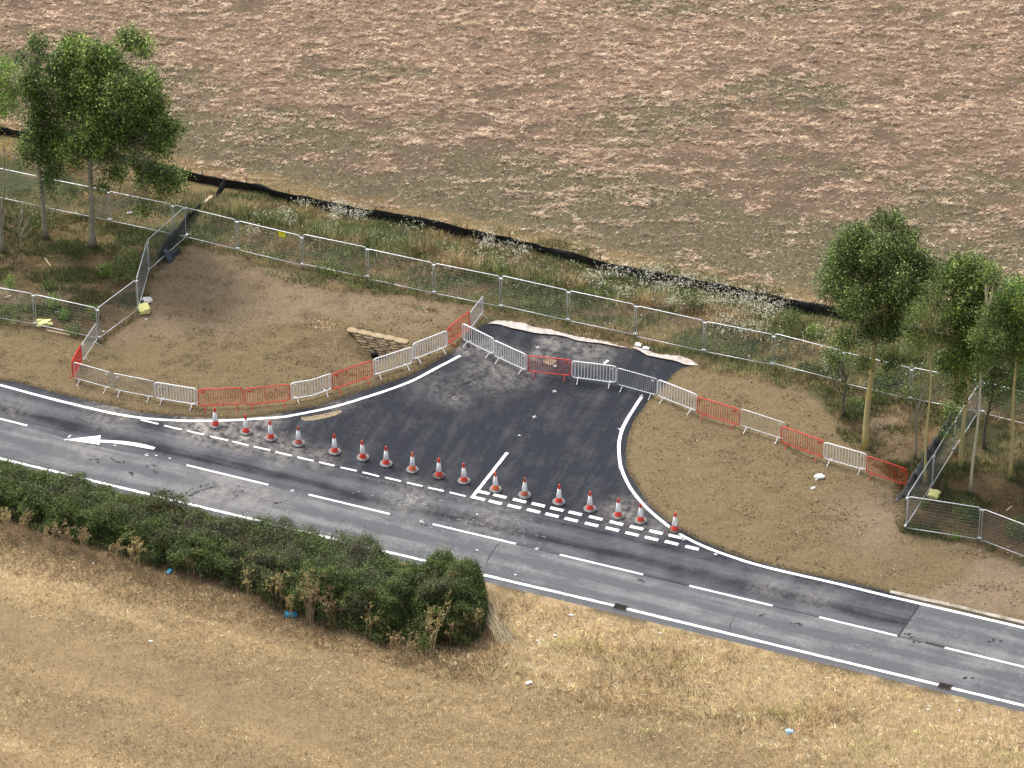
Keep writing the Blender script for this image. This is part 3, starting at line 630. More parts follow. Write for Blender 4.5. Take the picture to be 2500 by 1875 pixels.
BAR = [('a2', (628, 1238), (743, 1068), 'gL', 'narrow steel barrier seen nearly end on, beside the front left fence corner'),
       ('a2', (556, 1368), (624, 1238), 'rL', 'red barrier seen nearly edge on at the left end of the row'),
       ('a2', (568, 1372), (852, 1452), 'gR', 'bare steel barrier, leftmost of the two thin grey ones on the left soil'),
       ('a2', (872, 1458), (1187, 1520), 'gL', 'bare steel barrier with a pale tag, between a steel and a white barrier'),
       ('a2', (1195, 1522), (1520, 1576), 'wL', 'leftmost white barrier, just left of two red ones'),
       ('b1', (1528, 318), (1871, 303), 'rL', 'red barrier directly right of the leftmost white barrier'),
       ('p', (597.5, 948), (706, 937.5), 'rL', 'red barrier directly left of the bent white barrier'),
       ('a3', (345, 1533), (657, 1455), 'wB', 'white barrier with a bent sagging top rail between two red ones'),
       ('a3', (666, 1460), (972, 1357), 'rL', 'red barrier in front of the black pipe below the sandbag wall'),
       ('a3', (982, 1347), (1282, 1252), 'wL', 'white barrier just right of the sandbag wall foot, lower of two'),
       ('a3', (1289, 1228), (1552, 1125), 'wL', 'white barrier left of the red barrier at the top left of the junction'),
       ('a3', (1557, 1110), (1727, 976), 'rL', 'red barrier running away from the white ones at the junction corner'),
       ('a3', (1733, 985), (1831, 856), 'gR', 'steel barrier ending against the long mesh fence above the junction'),
       ('a3', (1675, 1068), (1915, 1187), 'wR', 'leftmost white barrier standing on the fresh asphalt'),
       ('a3', (1919, 1196), (2168, 1310), 'wR', 'white barrier on the asphalt directly left of the red one there'),
       ('a4', (285, 683), (613, 718), 'rR', 'red barrier standing on the fresh asphalt between white ones'),
       ('a4', (621, 730), (961, 772), 'wR', 'white barrier on the asphalt directly right of the red one there'),
       ('a4', (970, 783), (1276, 868), 'gR', 'steel barrier on the asphalt at the right edge of the side road'),
       ('a4', (1283, 873), (1584, 990), 'wR', 'white barrier at the left edge of the right soil mound'),
       ('a4', (1589, 1003), (1914, 1102), 'rR', 'red barrier on the right soil mound, leftmost of three red ones there'),
       ('a4', (1924, 1110), (2262, 1222), 'gR', 'thin steel barrier between two red ones on the right soil mound'),
       ('a6', (343, 290), (674, 410), 'rR', 'red barrier in the middle of the right soil mound, left of the last white one'),
       ('a6', (673, 412), (1001, 505), 'wR', 'white barrier in front of the tall tree on the right soil'),
       ('a6', (1003, 515), (1311, 617), 'rR', 'rightmost red barrier, next to the fallen black sheeting')]
used = set()
for k, a, b, t, lab in BAR:
    o = bp[t] if t not in used else copy_tree(bp[t]); used.add(t)
    g = 0.03 if k != 'z' else 0
    A_, B_ = np.array(W(k, *a, BH+g)), np.array(W(k, *b, BH+g)); c = (A_+B_)/2; d = B_-A_; L_ = np.hypot(*d)
    zz = max(hz(*A_), hz(*B_), .006) if (sdist(np.array([c[0]]), np.array([c[1]]), overlay)[0] > 0) else .006
    zz = max(zz-.02, .006)
    o.location = (c[0], c[1], zz); o.rotation_euler = (random.uniform(-.035, .035), random.uniform(-.008, .008), math.atan2(d[1], d[0])); o.scale = (L_/BL, 1, 1)
    if L_/BL > 1.35 or L_/BL < .7: print('BAR len', lab, L_)
    prop(o, lab, 'barrier', {'w': 'white pedestrian barriers', 'r': 'red pedestrian barriers', 'g': 'bare steel pedestrian barriers'}[t[0]])

# ------------------------------------------------------------------ mesh fence panels
HL, HH, HZ = 3.40, 1.92, .20
def make_panel():
    o = empty('fence_panel'); f = .022; b = MB(); pts = []
    r = .14
    for cx, a0, sg in ((-HL/2+r, 180, 1), (HL/2-r, 90, 1)):
        for j in range(5): a = R_(a0-90*j/4); pts.append((cx+r*math.cos(a), 0, HH-r+r*math.sin(a)))
    b.tube([(-HL/2, 0, 0)]+pts+[(HL/2, 0, 0)], f, 7); b.build('frame', M_GALV, o, True)
    b = MB(); b.tube([(-HL/2, 0, HZ), (HL/2, 0, HZ)], .019, 6); b.build('bottom_rail', M_GALV, o, True)
    b = MB()
    for k in range(9):
        z = HZ+(k+1)*(HH-HZ)/10; b.tube([(-HL/2, 0, z), (HL/2, 0, z)], .0045, 4, cap=False)
    for k in range(40):
        x = -HL/2+(k+1)*HL/41; b.tube([(x, .004, HZ), (x, .004, HH)], .0012, 3, cap=False)
    b.build('wire_mesh', M_WIRE, o)
    for z in (HH-.12, HZ+.06):
        b = MB(); b.box((HL/2+.055, 0, z), (.20, .085, .055)); b.build('clamp', M_GALV, o)
    reg(o); return o
pp = make_panel(); first = True
def panel(a, b, lab, group, gap=.11):
    global first
    o = pp if first else copy_tree(pp); first = False
    a, b = np.array(a), np.array(b); d = b-a; L_ = np.hypot(*d); c = (a+b)/2
    o.location = (c[0], c[1], max(0, min(.12, hz(*c)-.03))); o.rotation_euler = (0, 0, math.atan2(d[1], d[0])); o.scale = ((L_-gap)/HL, 1, random.uniform(.985, 1.015))
    if not .75 < L_/3.45 < 1.25: print('PANEL len', lab, L_)
    return prop(o, lab, 'fence panel', group)
back = [heras_top[0]]+heras_top[1:-1]+[G((2560, 1058))]
labs = ['mesh fence panel behind the leftmost tree trunks', 'mesh fence panel behind the second tree trunk at left', 'mesh fence panel behind the large left tree, right of its trunk',
        'mesh fence panel where the sloping side fence meets the long line', 'mesh fence panel carrying the small yellow sign', 'mesh fence panel directly right of the one with the yellow sign', '',
        'mesh fence panel above the right end of the bare left soil', 'mesh fence panel above the steel barrier that touches the fence', 'mesh fence panel above the first pale stone strip', 'mesh fence panel above the middle of the far asphalt edge',
        'mesh fence panel above the two pale blocks and right stone strip', 'mesh fence panel above the top of the right soil mound', 'mesh fence panel left of and behind the tall right tree', 'mesh fence panel hidden behind the tall right tree trunk', 'mesh fence panel behind the slim yellow trunk at right', 'rightmost mesh fence panel of the long line behind the right trees']
labs[6] = 'mesh fence panel above the dark weeds at the soil edge, two right of the sign'
pts = [G((-54, 480))]+[tuple(q) for q in heras_top[1:-1]]+[G((2566, 1060))]
for k in range(len(pts)-1):
    panel(pts[k], pts[k+1], labs[min(k, len(labs)-1)], 'mesh fence panels of the long line')
G1 = 'mesh fence panels round the left trees'
panel(Kz, Ka, 'mesh fence panel at the left frame edge, front left line', G1); panel(Ka, K0, 'mesh fence panel with a yellow rag at its foot, front left line', G1)
panel(K0, K1, 'mesh fence panel rising from the front left corner', G1); panel(K1, K2, 'mesh fence panel seen nearly edge on in the left side line', G1); panel(K2, K3, 'mesh fence panel in front of the black sheet at left', G1)
G2 = 'mesh fence panels round the right trees'
panel(M1, M0, 'mesh fence panel in front of the fallen black sheeting, reaching the right corner', G2); panel(M2, M1, 'mesh fence panel behind the slim tree in the right side line', G2); panel(M3, M2, 'farthest mesh fence panel of the right side line', G2)
panel(M0, N1, 'mesh fence panel right of the corner with a bright green plant behind', G2); panel(N1, N2, 'mesh fence panel leaving the frame at the lower right', G2)
# sign on the panel
q = np.array(W('a3', 281, 378, 1.72)); sg = empty('warning_sign', (q[0], q[1]-.04, 1.72), ROAD_ANG, label='small square yellow sign hung on the long mesh fence', cat='sign')
b = MB(); b.box((0, -.03, 0), (.36, .008, .32)); b.build('plate', M_SIGN, sg)
b = MB(); b.box((.0, -.036, .09), (.11, .003, .02)); b.box((.03, -.036, .06), (.05, .003, .02)); b.build('print', M_PRINT, sg)

# ------------------------------------------------------------------ black silt fence and sheets
def cloth(name, top, foot, m, label, cat, rough=.05, n=6, parent=None):
    """cloth hung between a top polyline (3D) and a foot polyline (3D)"""
    mb = MB(); N_ = len(top); vs = []
    for k in range(N_):
        for j in range(n+1):
            p = Vector(top[k]).lerp(Vector(foot[k]), j/n); a = rough*(fbm(np.array([k*.55]), np.array([j*.5]), 1, s=5)[0]-.5)*4
            vs.append(p+Vector((a*.3, a-.05*math.sin(math.pi*j/n)*rough*6, a*.25*(1 if j == 0 else .4))))
    mb.add(vs, [(k*(n+1)+j, k*(n+1)+j+1, (k+1)*(n+1)+j+1, (k+1)*(n+1)+j) for k in range(N_-1) for j in range(n)])
    o = mb.build(name, m, parent, True)
    md = o.modifiers.new('thick', 'SOLIDIFY'); md.thickness = .012
    return prop(o, label, cat) if label else o
line = catmull(silt_pts, .3)
sf = empty('silt_fence', (line[0][0], line[0][1], 0), label='long low black silt fence along the edge of the far field', cat='silt fence')
top, foot = [], []
for k, p in enumerate(line):
    n_ = fbm(np.array([k*.3]), np.array([0.]), 4, s=8)[0]; h = .37+(n_-.5)*.12; zg = hz(p[0], p[1])
    top.append((p[0], p[1]+(n_-.5)*.10, zg*.35+h+.14)); foot.append((p[0]+.02, p[1]-.02-(n_)*.10, zg-.03))
sf_c = cloth('fabric', top, foot, M_SILT, None, None, .05, 7, sf)
sf.location = (0, 0, 0)
for k in range(0, len(line)-1, 7):
    p = line[k]; h = random.uniform(.58, .76); zg = hz(*p); b = MB(); b.box((p[0], p[1]+.05, zg+h/2), (.04, .04, h), Matrix.Rotation(random.uniform(-.1, .1), 3, 'Y')); b.build('stake', M_STAKE, sf)
# hanging strip from the silt fence
tp = [V(px('a1', x, y), V(px('a1', x, y), 0).y) for x, y in ()]
y0 = W('a1', 1700, 1450)[1]
strip_t = [Vector((*W('a1', x, y, z), z)) for x, y, z in ((1740, 1372, .62), (1700, 1420, .55), (1670, 1480, .40), (1645, 1540, .25), (1632, 1575, .15))]
strip_f = [Vector((*W('a1', x, y, z), z)) for x, y, z in ((1740, 1440, .35), (1720, 1470, .28), (1690, 1510, .20), (1655, 1560, .15), (1636, 1585, .12))]
cloth('torn_sheet', strip_t, strip_f, M_SILT, 'torn strip of black fabric trailing down from the silt fence', 'fabric strip', .04, 4)
lt = [Vector((*W('a2', x, y, z), z)) for x, y, z in ((1545, 150, .62), (1500, 190, .6), (1440, 235, .6), (1400, 290, .6), (1350, 350, .62), (1310, 390, .62), (1270, 430, .62), (1240, 480, .6), (1220, 540, .5))]
lf = [Vector((*W('a2', x, y, 0.02), .02)) for x, y in ((1560, 212), (1520, 240), (1470, 275), (1430, 330), (1390, 400), (1345, 450), (1300, 500), (1270, 550), (1225, 580))]
def refine(P, n=5):
    out = []
    for a, b_ in zip(P[:-1], P[1:]): out += [a.lerp(b_, j/n) for j in range(n)]
    return out+[P[-1]]
cloth('silt_sheet', refine(lt), refine(lf), M_BLACK, 'black sheet fence behind the sloping left mesh panel', 'silt fence', .12, 6)
bt = [Vector((*W('a2', x, y, z), z)) for x, y, z in ((1265, 505, .45), (1300, 520, .40), (1340, 510, .38), (1385, 485, .35))]
bf = [Vector((*W('a2', x, y, .03), .03)) for x, y in ((1290, 600), (1325, 605), (1350, 560), (1398, 530))]
cloth('ground_sheet', refine(bt), refine(bf), M_BLUEBLK, 'blue black plastic sheet slumped at the foot of the left mesh panel', 'plastic sheet', .10, 5)
rt = [Vector((*W('a6', x, y, z), z)) for x, y, z in ((1672, 158, .72), (1640, 210, .7), (1590, 270, .7), (1545, 350, .68), (1500, 420, .66), (1440, 480, .66), (1415, 560, .6), (1370, 640, .45), (1330, 690, .35), (1280, 770, .25), (1222, 845, .12))]
rf = [Vector((*W('a6', x, y, .03), .03)) for x, y in ((1690, 225), (1660, 290), (1620, 350), (1570, 440), (1520, 510), (1480, 580), (1450, 640), (1430, 700), (1410, 760), (1380, 815), (1290, 862))]
M_BLACKD = plain('dusty_black_sheet', (.012, .012, .014), .38, dirt=(.20, .20, .20), dirt_amt=.75, scale=1.1, spec=.6, bump=.10)
cloth('fallen_sheet', refine(rt, 6), refine(rf, 6), M_BLACKD, 'black sheeting collapsed in dusty folds left of the right mesh corner', 'silt fence', .22, 9)

# ------------------------------------------------------------------ sandbag headwall and pipe
sw = empty('sandbag_wall', (wl0[0], wl0[1], 0), math.atan2(WU[1], WU[0]), label='triangular sandbag headwall set in the hollow of the left soil', cat='sandbag wall')
def bag_mesh():
    import bmesh
    bm = bmesh.new(); bmesh.ops.create_cube(bm, size=1); bmesh.ops.subdivide_edges(bm, edges=bm.edges, cuts=3, use_grid_fill=True)
    for v in bm.verts:
        p = v.co; k = 1/(abs(2*p.x)**4+abs(2*p.y)**4+abs(2*p.z)**4)**.25*max(abs(2*p.x), abs(2*p.y), abs(2*p.z)) if p.length > 0 else 1
        v.co = p*k*(1)
        v.co.z *= 1-.35*abs(2*p.x)**4; v.co += Vector([random.uniform(-.012, .012) for _ in range(3)])
    me = bpy.data.meshes.new('sandbag'); bm.to_mesh(me); bm.free(); me.polygons.foreach_set('use_smooth', [True]*len(me.polygons)); me.materials.append(M_BAG); return me
bags = [bag_mesh() for _ in range(3)]
nrow = 10
for r in range(nrow):
    z = .06-r*.108; f = r/(nrow-1)
    a0 = f*.47*WL+.0; a1 = WL-(max(0, f-.12))*.36*WL
    x = a0+random.uniform(-.1, .05)
    while x < a1:
        L_ = random.uniform(.50, .70); o = bpy.data.objects.new('sandbag', random.choice(bags)); C.objects.link(o); o.parent = sw
        o.location = (x+L_/2, -.08-r*.045+random.uniform(-.015, .015), z); o.scale = (L_*1.05, .38, .128); o.rotation_euler = (random.uniform(-.04, .04), random.uniform(-.04, .04), random.uniform(-.06, .06)); x += L_
b = MB(); c = W('a3', 985, 1312, -.80)
pr = [(math.cos(a)*.19, math.sin(a)*.19) for a in np.linspace(0, 2*math.pi, 14, endpoint=False)]
o = empty('drain_pipe', (c[0], c[1], -.84), ROAD_ANG, label='short black plastic pipe end at the foot of the sandbags', cat='pipe')
prf = [(.17+.018*(k % 2), k*.05) for k in range(12)]
mb = MB(); mb.lathe(prf[:-1], 16); mb.lathe([(.15, 0.0), (.15, .5)], 16); pm = mb.build('tube', M_BLACK, o, True); pm.rotation_euler = (R_(80), 0, R_(20)); pm.location = (0, .2, .1)
b = MB(); b.lathe([(.21, 0), (.21, .06), (.16, .06)], 16); pm = b.build('collar', M_BLACK, o, True); pm.rotation_euler = (R_(80), 0, R_(20)); pm.location = (.0, .16, .1)

# ------------------------------------------------------------------ litter and loose things
def lump(name, loc, dims, m, lab, cat, rz=0, seed=0, crumple=.25, group=None):
    import bmesh
    r = random.Random(seed); bm = bmesh.new(); bmesh.ops.create_cube(bm, size=1); bmesh.ops.subdivide_edges(bm, edges=bm.edges, cuts=3, use_grid_fill=True)
    for v in bm.verts: v.co += Vector([r.uniform(-crumple, crumple)*.35 for _ in range(3)]); v.co.z = (v.co.z+.5)*(1-.5*(v.co.x**2+v.co.y**2)*r.uniform(.2, 1.6))
    bmesh.ops.scale(bm, vec=dims, verts=bm.verts)
    me = bpy.data.meshes.new(name); bm.to_mesh(me); bm.free(); o = link(name, me, m); o.location = (loc[0], loc[1], max(0, hz(*loc))+.005); o.rotation_euler = (0, 0, rz)
    return prop(o, lab, cat, group)
def plank(name, k, a, b, wd, m, lab, cat, z=.04, th=.04):
    A_, B_ = Vector((*W(k, *a), 0)), Vector((*W(k, *b), 0)); A_.z = max(0, hz(A_.x, A_.y))+z; B_.z = max(0, hz(B_.x, B_.y))+z; d = B_-A_
    mb = MB(); mb.box((0, 0, 0), (d.length, wd, th)); o = mb.build(name, m); o.location = (A_+B_)/2; o.rotation_euler = d.to_track_quat('X', 'Z').to_euler(); return prop(o, lab, cat)
lump('yellow_sandbag', W('a2', 1113, 985), (.50, .55, .30), M_YELLOW, 'pale yellow plastic fence weight at the foot of the left side fence', 'fence weight', .3, 1, .2)
lump('yellow_rag', W('a2', 335, 1082), (.60, .42, .20), M_YELLOW, 'crumpled pale yellow sheet hanging at the front left fence foot', 'plastic sheet', .2, 2, .6)
lump('yellow_sandbag', W('a6', 1513, 845), (.48, .50, .30), M_YELLOW, 'pale yellow plastic weight behind the right fence corner', 'fence weight', -.4, 3, .2)
lump('white_bag', W('a2', 1135, 905), (.36, .36, .16), M_LITTER, 'white crumpled bag just above the yellow fence weight', 'bag', .3, 4, .6)
lump('white_bag', W('a6', 632, 688), (.36, .26, .12), M_LITTER, 'white crumpled bag on the soil below the last white barrier', 'bag', .3, 5, .5)
lump('white_scrap', W('a6', 585, 770), (.18, .12, .06), M_LITTER, 'small white scrap on the right soil below the white bag', 'litter', .3, 6, .5)
lump('pale_block', W('a4', 1132, 622), (.30, .22, .16), M_LITTER, 'left of two pale blocks beyond the far asphalt edge', 'block', -.3, 7, .12, 'pale blocks by the far asphalt edge')
lump('pale_block', W('a4', 1192, 647), (.30, .20, .12), M_LITTER, 'right of two pale blocks beyond the far asphalt edge', 'block', -.3, 8, .12, 'pale blocks by the far asphalt edge')
lump('blue_plastic', W('b4', 350, 797), (.50, .26, .14), M_CYAN, 'bright sky blue flattened plastic container in the stubble below the hedge', 'container', 0, 9, .15)
lump('blue_plastic', W('b4', 240, 665), (.42, .10, .06), M_CYAN, 'thin blue plastic piece under the dried stalks of the hedge', 'litter', -.2, 10, .2)
lump('blue_plastic', W('b6', 1145, 268), (.16, .34, .07), M_CYAN, 'small dark blue strip at the foot of the left part of the hedge', 'litter', -.4, 11, .2)
lump('crumpled_bag', W('b5', 630, 1352), (.26, .28, .14), plain('bag_pale_blue', tuple(s2l(190, 215, 230, .8)), .4, dirt=tuple(s2l(90, 140, 180, .8)), dirt_amt=1, scale=12), 'pale blue and white crumpled bag in the golden grass at lower right', 'bag', 0, 12, .7)
for k, x, y, lab, s in (('b3', 930, 1440, 'white scrap nearest the road in the verge right of the bush', .2), ('b3', 805, 1588, 'white scrap in the dry verge below the gully grate', .16), ('b3', 672, 1630, 'bluish white scrap low in the verge right of the fallen stalks', .14), ('b3', 1618, 1572, 'white scrap by the road edge in the lower verge', .14),
                        ('b5', 1565, 1198, 'pale scrap in the right verge, left of the lone stone', .14), ('b5', 1775, 1212, 'small pale stone in the verge near the right grate', .12), ('b5', 288, 1250, 'pale scrap in the dark grass band at lower right', .14), ('b4', 2185, 1330, 'flat white scrap in the verge right of the bush', .3),
                        ('a2', 1000, 235, 'white scrap on the ground behind the large left tree', .25), ('a2', 437, 990, 'white scrap behind the front left fence among bright shrubs', .15), ('a2', 800, 1143, 'white scrap at the front left fence corner', .14), ('a2', 1127, 1045, 'white scrap on soil just below the yellow weight', .12),
                        ('b6', 1018, 740, 'white stick lying in the middle of the lower left stubble', .18), ('b6', 627, 212, 'pale scrap in the stubble near the left hedge', .12)):
    lump('litter_scrap', W(k, x, y), (s*.85, s*.5, s*.3), M_LITTER, lab, 'litter', random.uniform(-.5, .5), int(x), .5)
plank('wood_plank', 'a2', (365, 1132), (550, 1172), .10, M_WOOD, 'pale timber plank lying along the front left fence', 'plank')
plank('wood_stake', 'a2', (1640, 160), (1578, 212), .14, M_WOOD, 'pale round stake lying beside the black sheet at left', 'stake', .3, .10)
plank('marker_stick', 'a2', (348, 582), (390, 636), .06, M_WOOD, 'pale stick with a red painted end on the left wood floor', 'stick')
plank('wood_offcut', 'a2', (42, 893), (85, 870), .10, M_WOOD, 'pale offcut behind the fence panel at the left edge', 'plank')
plank('wood_offcut', 'a6', (2075, 950), (2118, 912), .08, M_WOOD, 'pale branch piece behind the lower right fence', 'branch')
plank('fallen_log', 'b4', (725, 735), (840, 845), .13, plain('log_bark', tuple(s2l(190, 180, 160, .8)), .9, dirt=tuple(s2l(90, 80, 65, .8)), dirt_amt=1, scale=9), 'grey fallen branch at the foot of the hedge by the dried stalks', 'branch', .12, .10)

# ------------------------------------------------------------------ scatter of blades, stones, leaves
def blades(name, xy, z, h, wd, lean, az, col, m, curve=.0):
    n = len(xy); dx, dy = np.cos(az), np.sin(az)
    base = np.stack([xy[:, 0], xy[:, 1], z], 1); horiz = h*np.sin(lean); up = h*np.cos(lean)
    tip = base+np.stack([dx*horiz, dy*horiz, up], 1)
    pa = rng.uniform(0, np.pi, n); side = np.stack([np.cos(pa), np.sin(pa), np.zeros(n)], 1)*wd[:, None]/2
    flat = lean > 1.1; side[flat] = (np.stack([-dy, dx, rng.uniform(-.5, .9, n)], 1)*wd[:, None]/2)[flat]
    Vt = np.stack([base-side, base+side, tip+side*.35, tip-side*.35], 1)
    me = fastmesh(name, Vt, 4, col); return link(name, me, m)
def pick(n, pal, wts, var=.14):
    c = np.array(pal)[rng.choice(len(pal), n, p=np.array(wts)/sum(wts))]; return c*np.exp(rng.normal(0, var, (n, 1)))*KALB
def sample(n, x0, x1, y0, y1, f):
    x = rng.uniform(x0, x1, n); y = rng.uniform(y0, y1, n); k = rng.uniform(0, 1, n) < f(x, y); return x[k], y[k]
def vrd(x, y): return (x-e0[0])*RV[0]+(y-e0[1])*RV[1]
def urd(x, y): return (x-e0[0])*RU[0]+(y-e0[1])*RU[1]
CS = lambda *a: s2l(*a)
HALF = 27.5
# stubble of the lower field + verge
def f_low(x, y):
    v = -vrd(x, y); u = urd(x, y); hed = ((u < 2.2) & (v < 5.2)); edge = v > .55+.35*fbm(x, y, .5, o=3, s=12)
    d = fbm(x, y, 2.0, .8, o=4, s=14); return np.where(edge & ~hed & (v < 34), .45+.9*(d-.3), 0)
x, y = sample(560000, -HALF, HALF, -33, 2, f_low); n = len(x); xy = np.stack([x, y], 1)
v = -vrd(x, y); u = urd(x, y); isv = (v < 5.5+fbm(x, y, 2, s=4)*3) & (u > 0)
tall = sst(fbm(x, y, 6, 2, o=4, s=33), .52, .66)*isv
h = np.where(isv, rng.uniform(.10, .26, n)*(1+1.0*tall), rng.uniform(.07, .18, n)); lean = np.clip(np.abs(rng.normal(.95, .45, n)), 0, 1.52)
az = np.where(isv, rng.normal(2.2, 1.3, n), rng.uniform(0, 6.28, n))
th = R_(-24); uu = x*math.cos(th)+y*math.sin(th); vv = -x*math.sin(th)+y*math.cos(th); bnd = fbm(uu, vv, 14, 1.6, o=4, s=51)
cc = pick(n, [CS(214, 184, 134), CS(196, 164, 112), CS(234, 208, 162), CS(160, 132, 90), CS(126, 106, 74), CS(140, 132, 86)], [4, 4, 2, 2.5, 1.4, .4], .13)
cc *= (1.30-.22*sst(bnd, .45, .68)*(~isv))[:, None]; cc[isv] *= 1.16; cc *= (1-.30*tall)[:, None]; green = (fbm(x, y, 2.5, 1.2, o=4, s=37) > .62) & isv & (rng.uniform(0, 1, n) < .5); cc[green] *= np.array([.62, .78, .5])
cc *= np.exp((fbm(x, y, .17, .12, o=2, s=35)-.5)*2.3+(fbm(x, y, .8, .45, o=3, s=36)-.5)*.9)[:, None]
# wheelings: pressed rows of darker straw
for tr_ in ('0,1262 300,1310 600,1400 900,1500 1250,1640', '0,1440 300,1530 600,1640', '480,1290 700,1295 900,1310 1150,1350 1380,1420 1560,1520 1700,1620', '1000,1330 1300,1400 1500,1480', '0,700 400,900 900,1060 1400,1200 2212,1420', '0,560 500,740 1000,900 1600,1100 2212,1290'):
    L_ = np.array(catmull(PL('b6', tr_), .15)); i_ = np.zeros(n, int); dd = np.full(n, 99.)
    for j_ in range(len(L_)):
        e_ = np.hypot(x-L_[j_, 0], y-L_[j_, 1]); m_ = e_ < dd; dd[m_] = e_[m_]; i_[m_] = j_
    soft = tr_.startswith('0,7') or tr_.startswith('0,56')
    k = np.exp(-(dd/(.8 if soft else .22))**2)*(1 if soft else (np.sin(i_*.15*9) > -.2)); cc *= (1-(.22 if soft else .42)*k)[:, None]; h = h*(1-.5*k)
z = height(x, y)
prop(blades('dry_stubble', xy, z-.01, h, rng.uniform(.014, .030, n), lean, az, cc, M_GRASS), 'golden dry stubble and verge grass covering the ground below the road', 'dry grass', kind='stuff')
# far field: straw windrows
def f_far(x, y):
    s = sdist(x, y, far_poly); m = sst(fbm(x, y, 1.7, .6, o=5, s=61)+.5*(fbm(x, y, 16, 9, o=3, s=63)-.5)+.006*(y-11)+.0035*x, .43, .58)
    fine = sst(fbm(x, y, .7, .22, o=3, s=66), .40, .62)
    cl = sst(fbm(x, y, .24, .11, o=3, s=67), .42, .56)
    return np.where(s < -.1, cl*(.06+.94*m*(.12+.88*fine)), 0)
x, y = sample(1700000, -HALF-2, HALF+2, -4, 36, f_far); n = len(x)
cc = pick(n, [CS(222, 190, 162), CS(196, 160, 132), CS(242, 222, 198), CS(158, 126, 100), CS(226, 204, 160)], [4, 4, 2.6, 1.6, 1.6], .12)*np.exp((fbm(x, y, .5, .16, o=2, s=68)-.5)*1.9)[:, None]*1.12
prop(blades('straw', np.stack([x, y], 1), height(x, y)+rng.uniform(0, .13, n), rng.uniform(.06, .21, n), rng.uniform(.014, .028, n), np.clip(rng.normal(1.25, .2, n), .7, 1.65), rng.normal(0, .55, n)+np.pi*(rng.uniform(0, 1, n) < .5), cc, M_GRASS), 'loose pinkish straw lying in swathes over the far field', 'straw', kind='stuff')
def f_fg(x, y):
    s = sdist(x, y, far_poly); return np.where(s < -.1, .10+.9*sst(fbm(x, y, 7, 3, o=4, s=71)+.34*(1-sst(-s, 4, 13))-.16, .44, .62)+.5*(s > -2.2), 0)
x, y = sample(330000, -HALF-2, HALF+2, -12, 36, f_fg); n = len(x); s = -sdist(x, y, far_poly)
cc = pick(n, [CS(118, 108, 72), CS(138, 122, 84), CS(100, 94, 66), CS(158, 138, 96), CS(84, 98, 58)], [3, 3, 2, 1.5, 1.3], .16)
gold = s < (1.0+1.6*fbm(x, y, 2, s=77)); cc[gold] = pick(int(gold.sum()), [CS(222, 188, 130), CS(198, 160, 104), CS(170, 134, 86)], [3, 3, 2])
gp = fbm(x, y, 1.3, .7, o=4, s=78) > .68; cc[gp & ~gold] *= np.array([.55, .85, .5])
prop(blades('field_weeds', np.stack([x, y], 1), height(x, y)-.01, rng.uniform(.07, .22, n), rng.uniform(.012, .026, n), np.clip(np.abs(rng.normal(.8, .4, n)), 0, 1.5), rng.uniform(0, 6.28, n), cc, M_GRASS), 'low grey green weeds and dry grass in the far field', 'weeds', kind='stuff')
# weeds of the strip between the mesh fence and the silt fence, and along the fence foot
weed_core = weed_poly
fl_line = heras_top
def f_weed(x, y):
    s = sdist(x, y, weed_poly); a = s < .9*fbm(x, y, 1.6, .8, o=3, s=84)-.0
    foot_ = (s > 0) & (s < 1.3) & (fbm(x, y, 2.4, 1.4, o=3, s=86) > .5) & (sdist(x, y, overlay) > .35)
    a = a & (sdist(x, y, overlay) > .3)
    return np.where(a | foot_, .35+.75*sst(fbm(x, y, 1.8, .9, o=4, s=87), .35, .6), 0)
x, y = sample(900000, -HALF-2, HALF+2, -16, 16, f_weed); n = len(x); s = -sdist(x, y, weed_poly)
big = sst(s, 1.2, 2.6)*sst(fbm(x, y, 1.5, .8, o=4, s=88), .32, .55); h = rng.uniform(.08, .30, n)+big*rng.uniform(.0, .9, n)
hue = fbm(x, y, 3.2, 1.1, o=4, s=89)+rng.normal(0, .04, n)-.10*sst(x, -10, -22)*-1
hue = hue+.05*sst(-x, -4, 20)*(s > 2)
ga_ = pick(n, [CS(96, 114, 56), CS(122, 138, 72), CS(72, 88, 46), CS(146, 152, 94), CS(176, 174, 130)], [3, 3, 2.2, 2.4, 1.8], .2)
gb_ = pick(n, [CS(206, 178, 128), CS(176, 148, 102), CS(140, 114, 78), CS(222, 198, 150), CS(128, 126, 80)], [3, 3, 2, 2, 2.4], .16)
cc = np.where((hue > .555)[:, None], gb_, ga_)*np.exp((fbm(x, y, .45, .3, o=3, s=39)-.5)*1.6)[:, None]*1.25
prop(blades('roadside_weeds', np.stack([x, y], 1), height(x, y)-.02, h, rng.uniform(.014, .034, n), np.clip(np.abs(rng.normal(.45, .35, n)), 0, 1.4), rng.uniform(0, 6.28, n), cc, M_LEAF), 'tangled green and golden weeds between the mesh fence and the silt fence', 'weeds', kind='stuff')
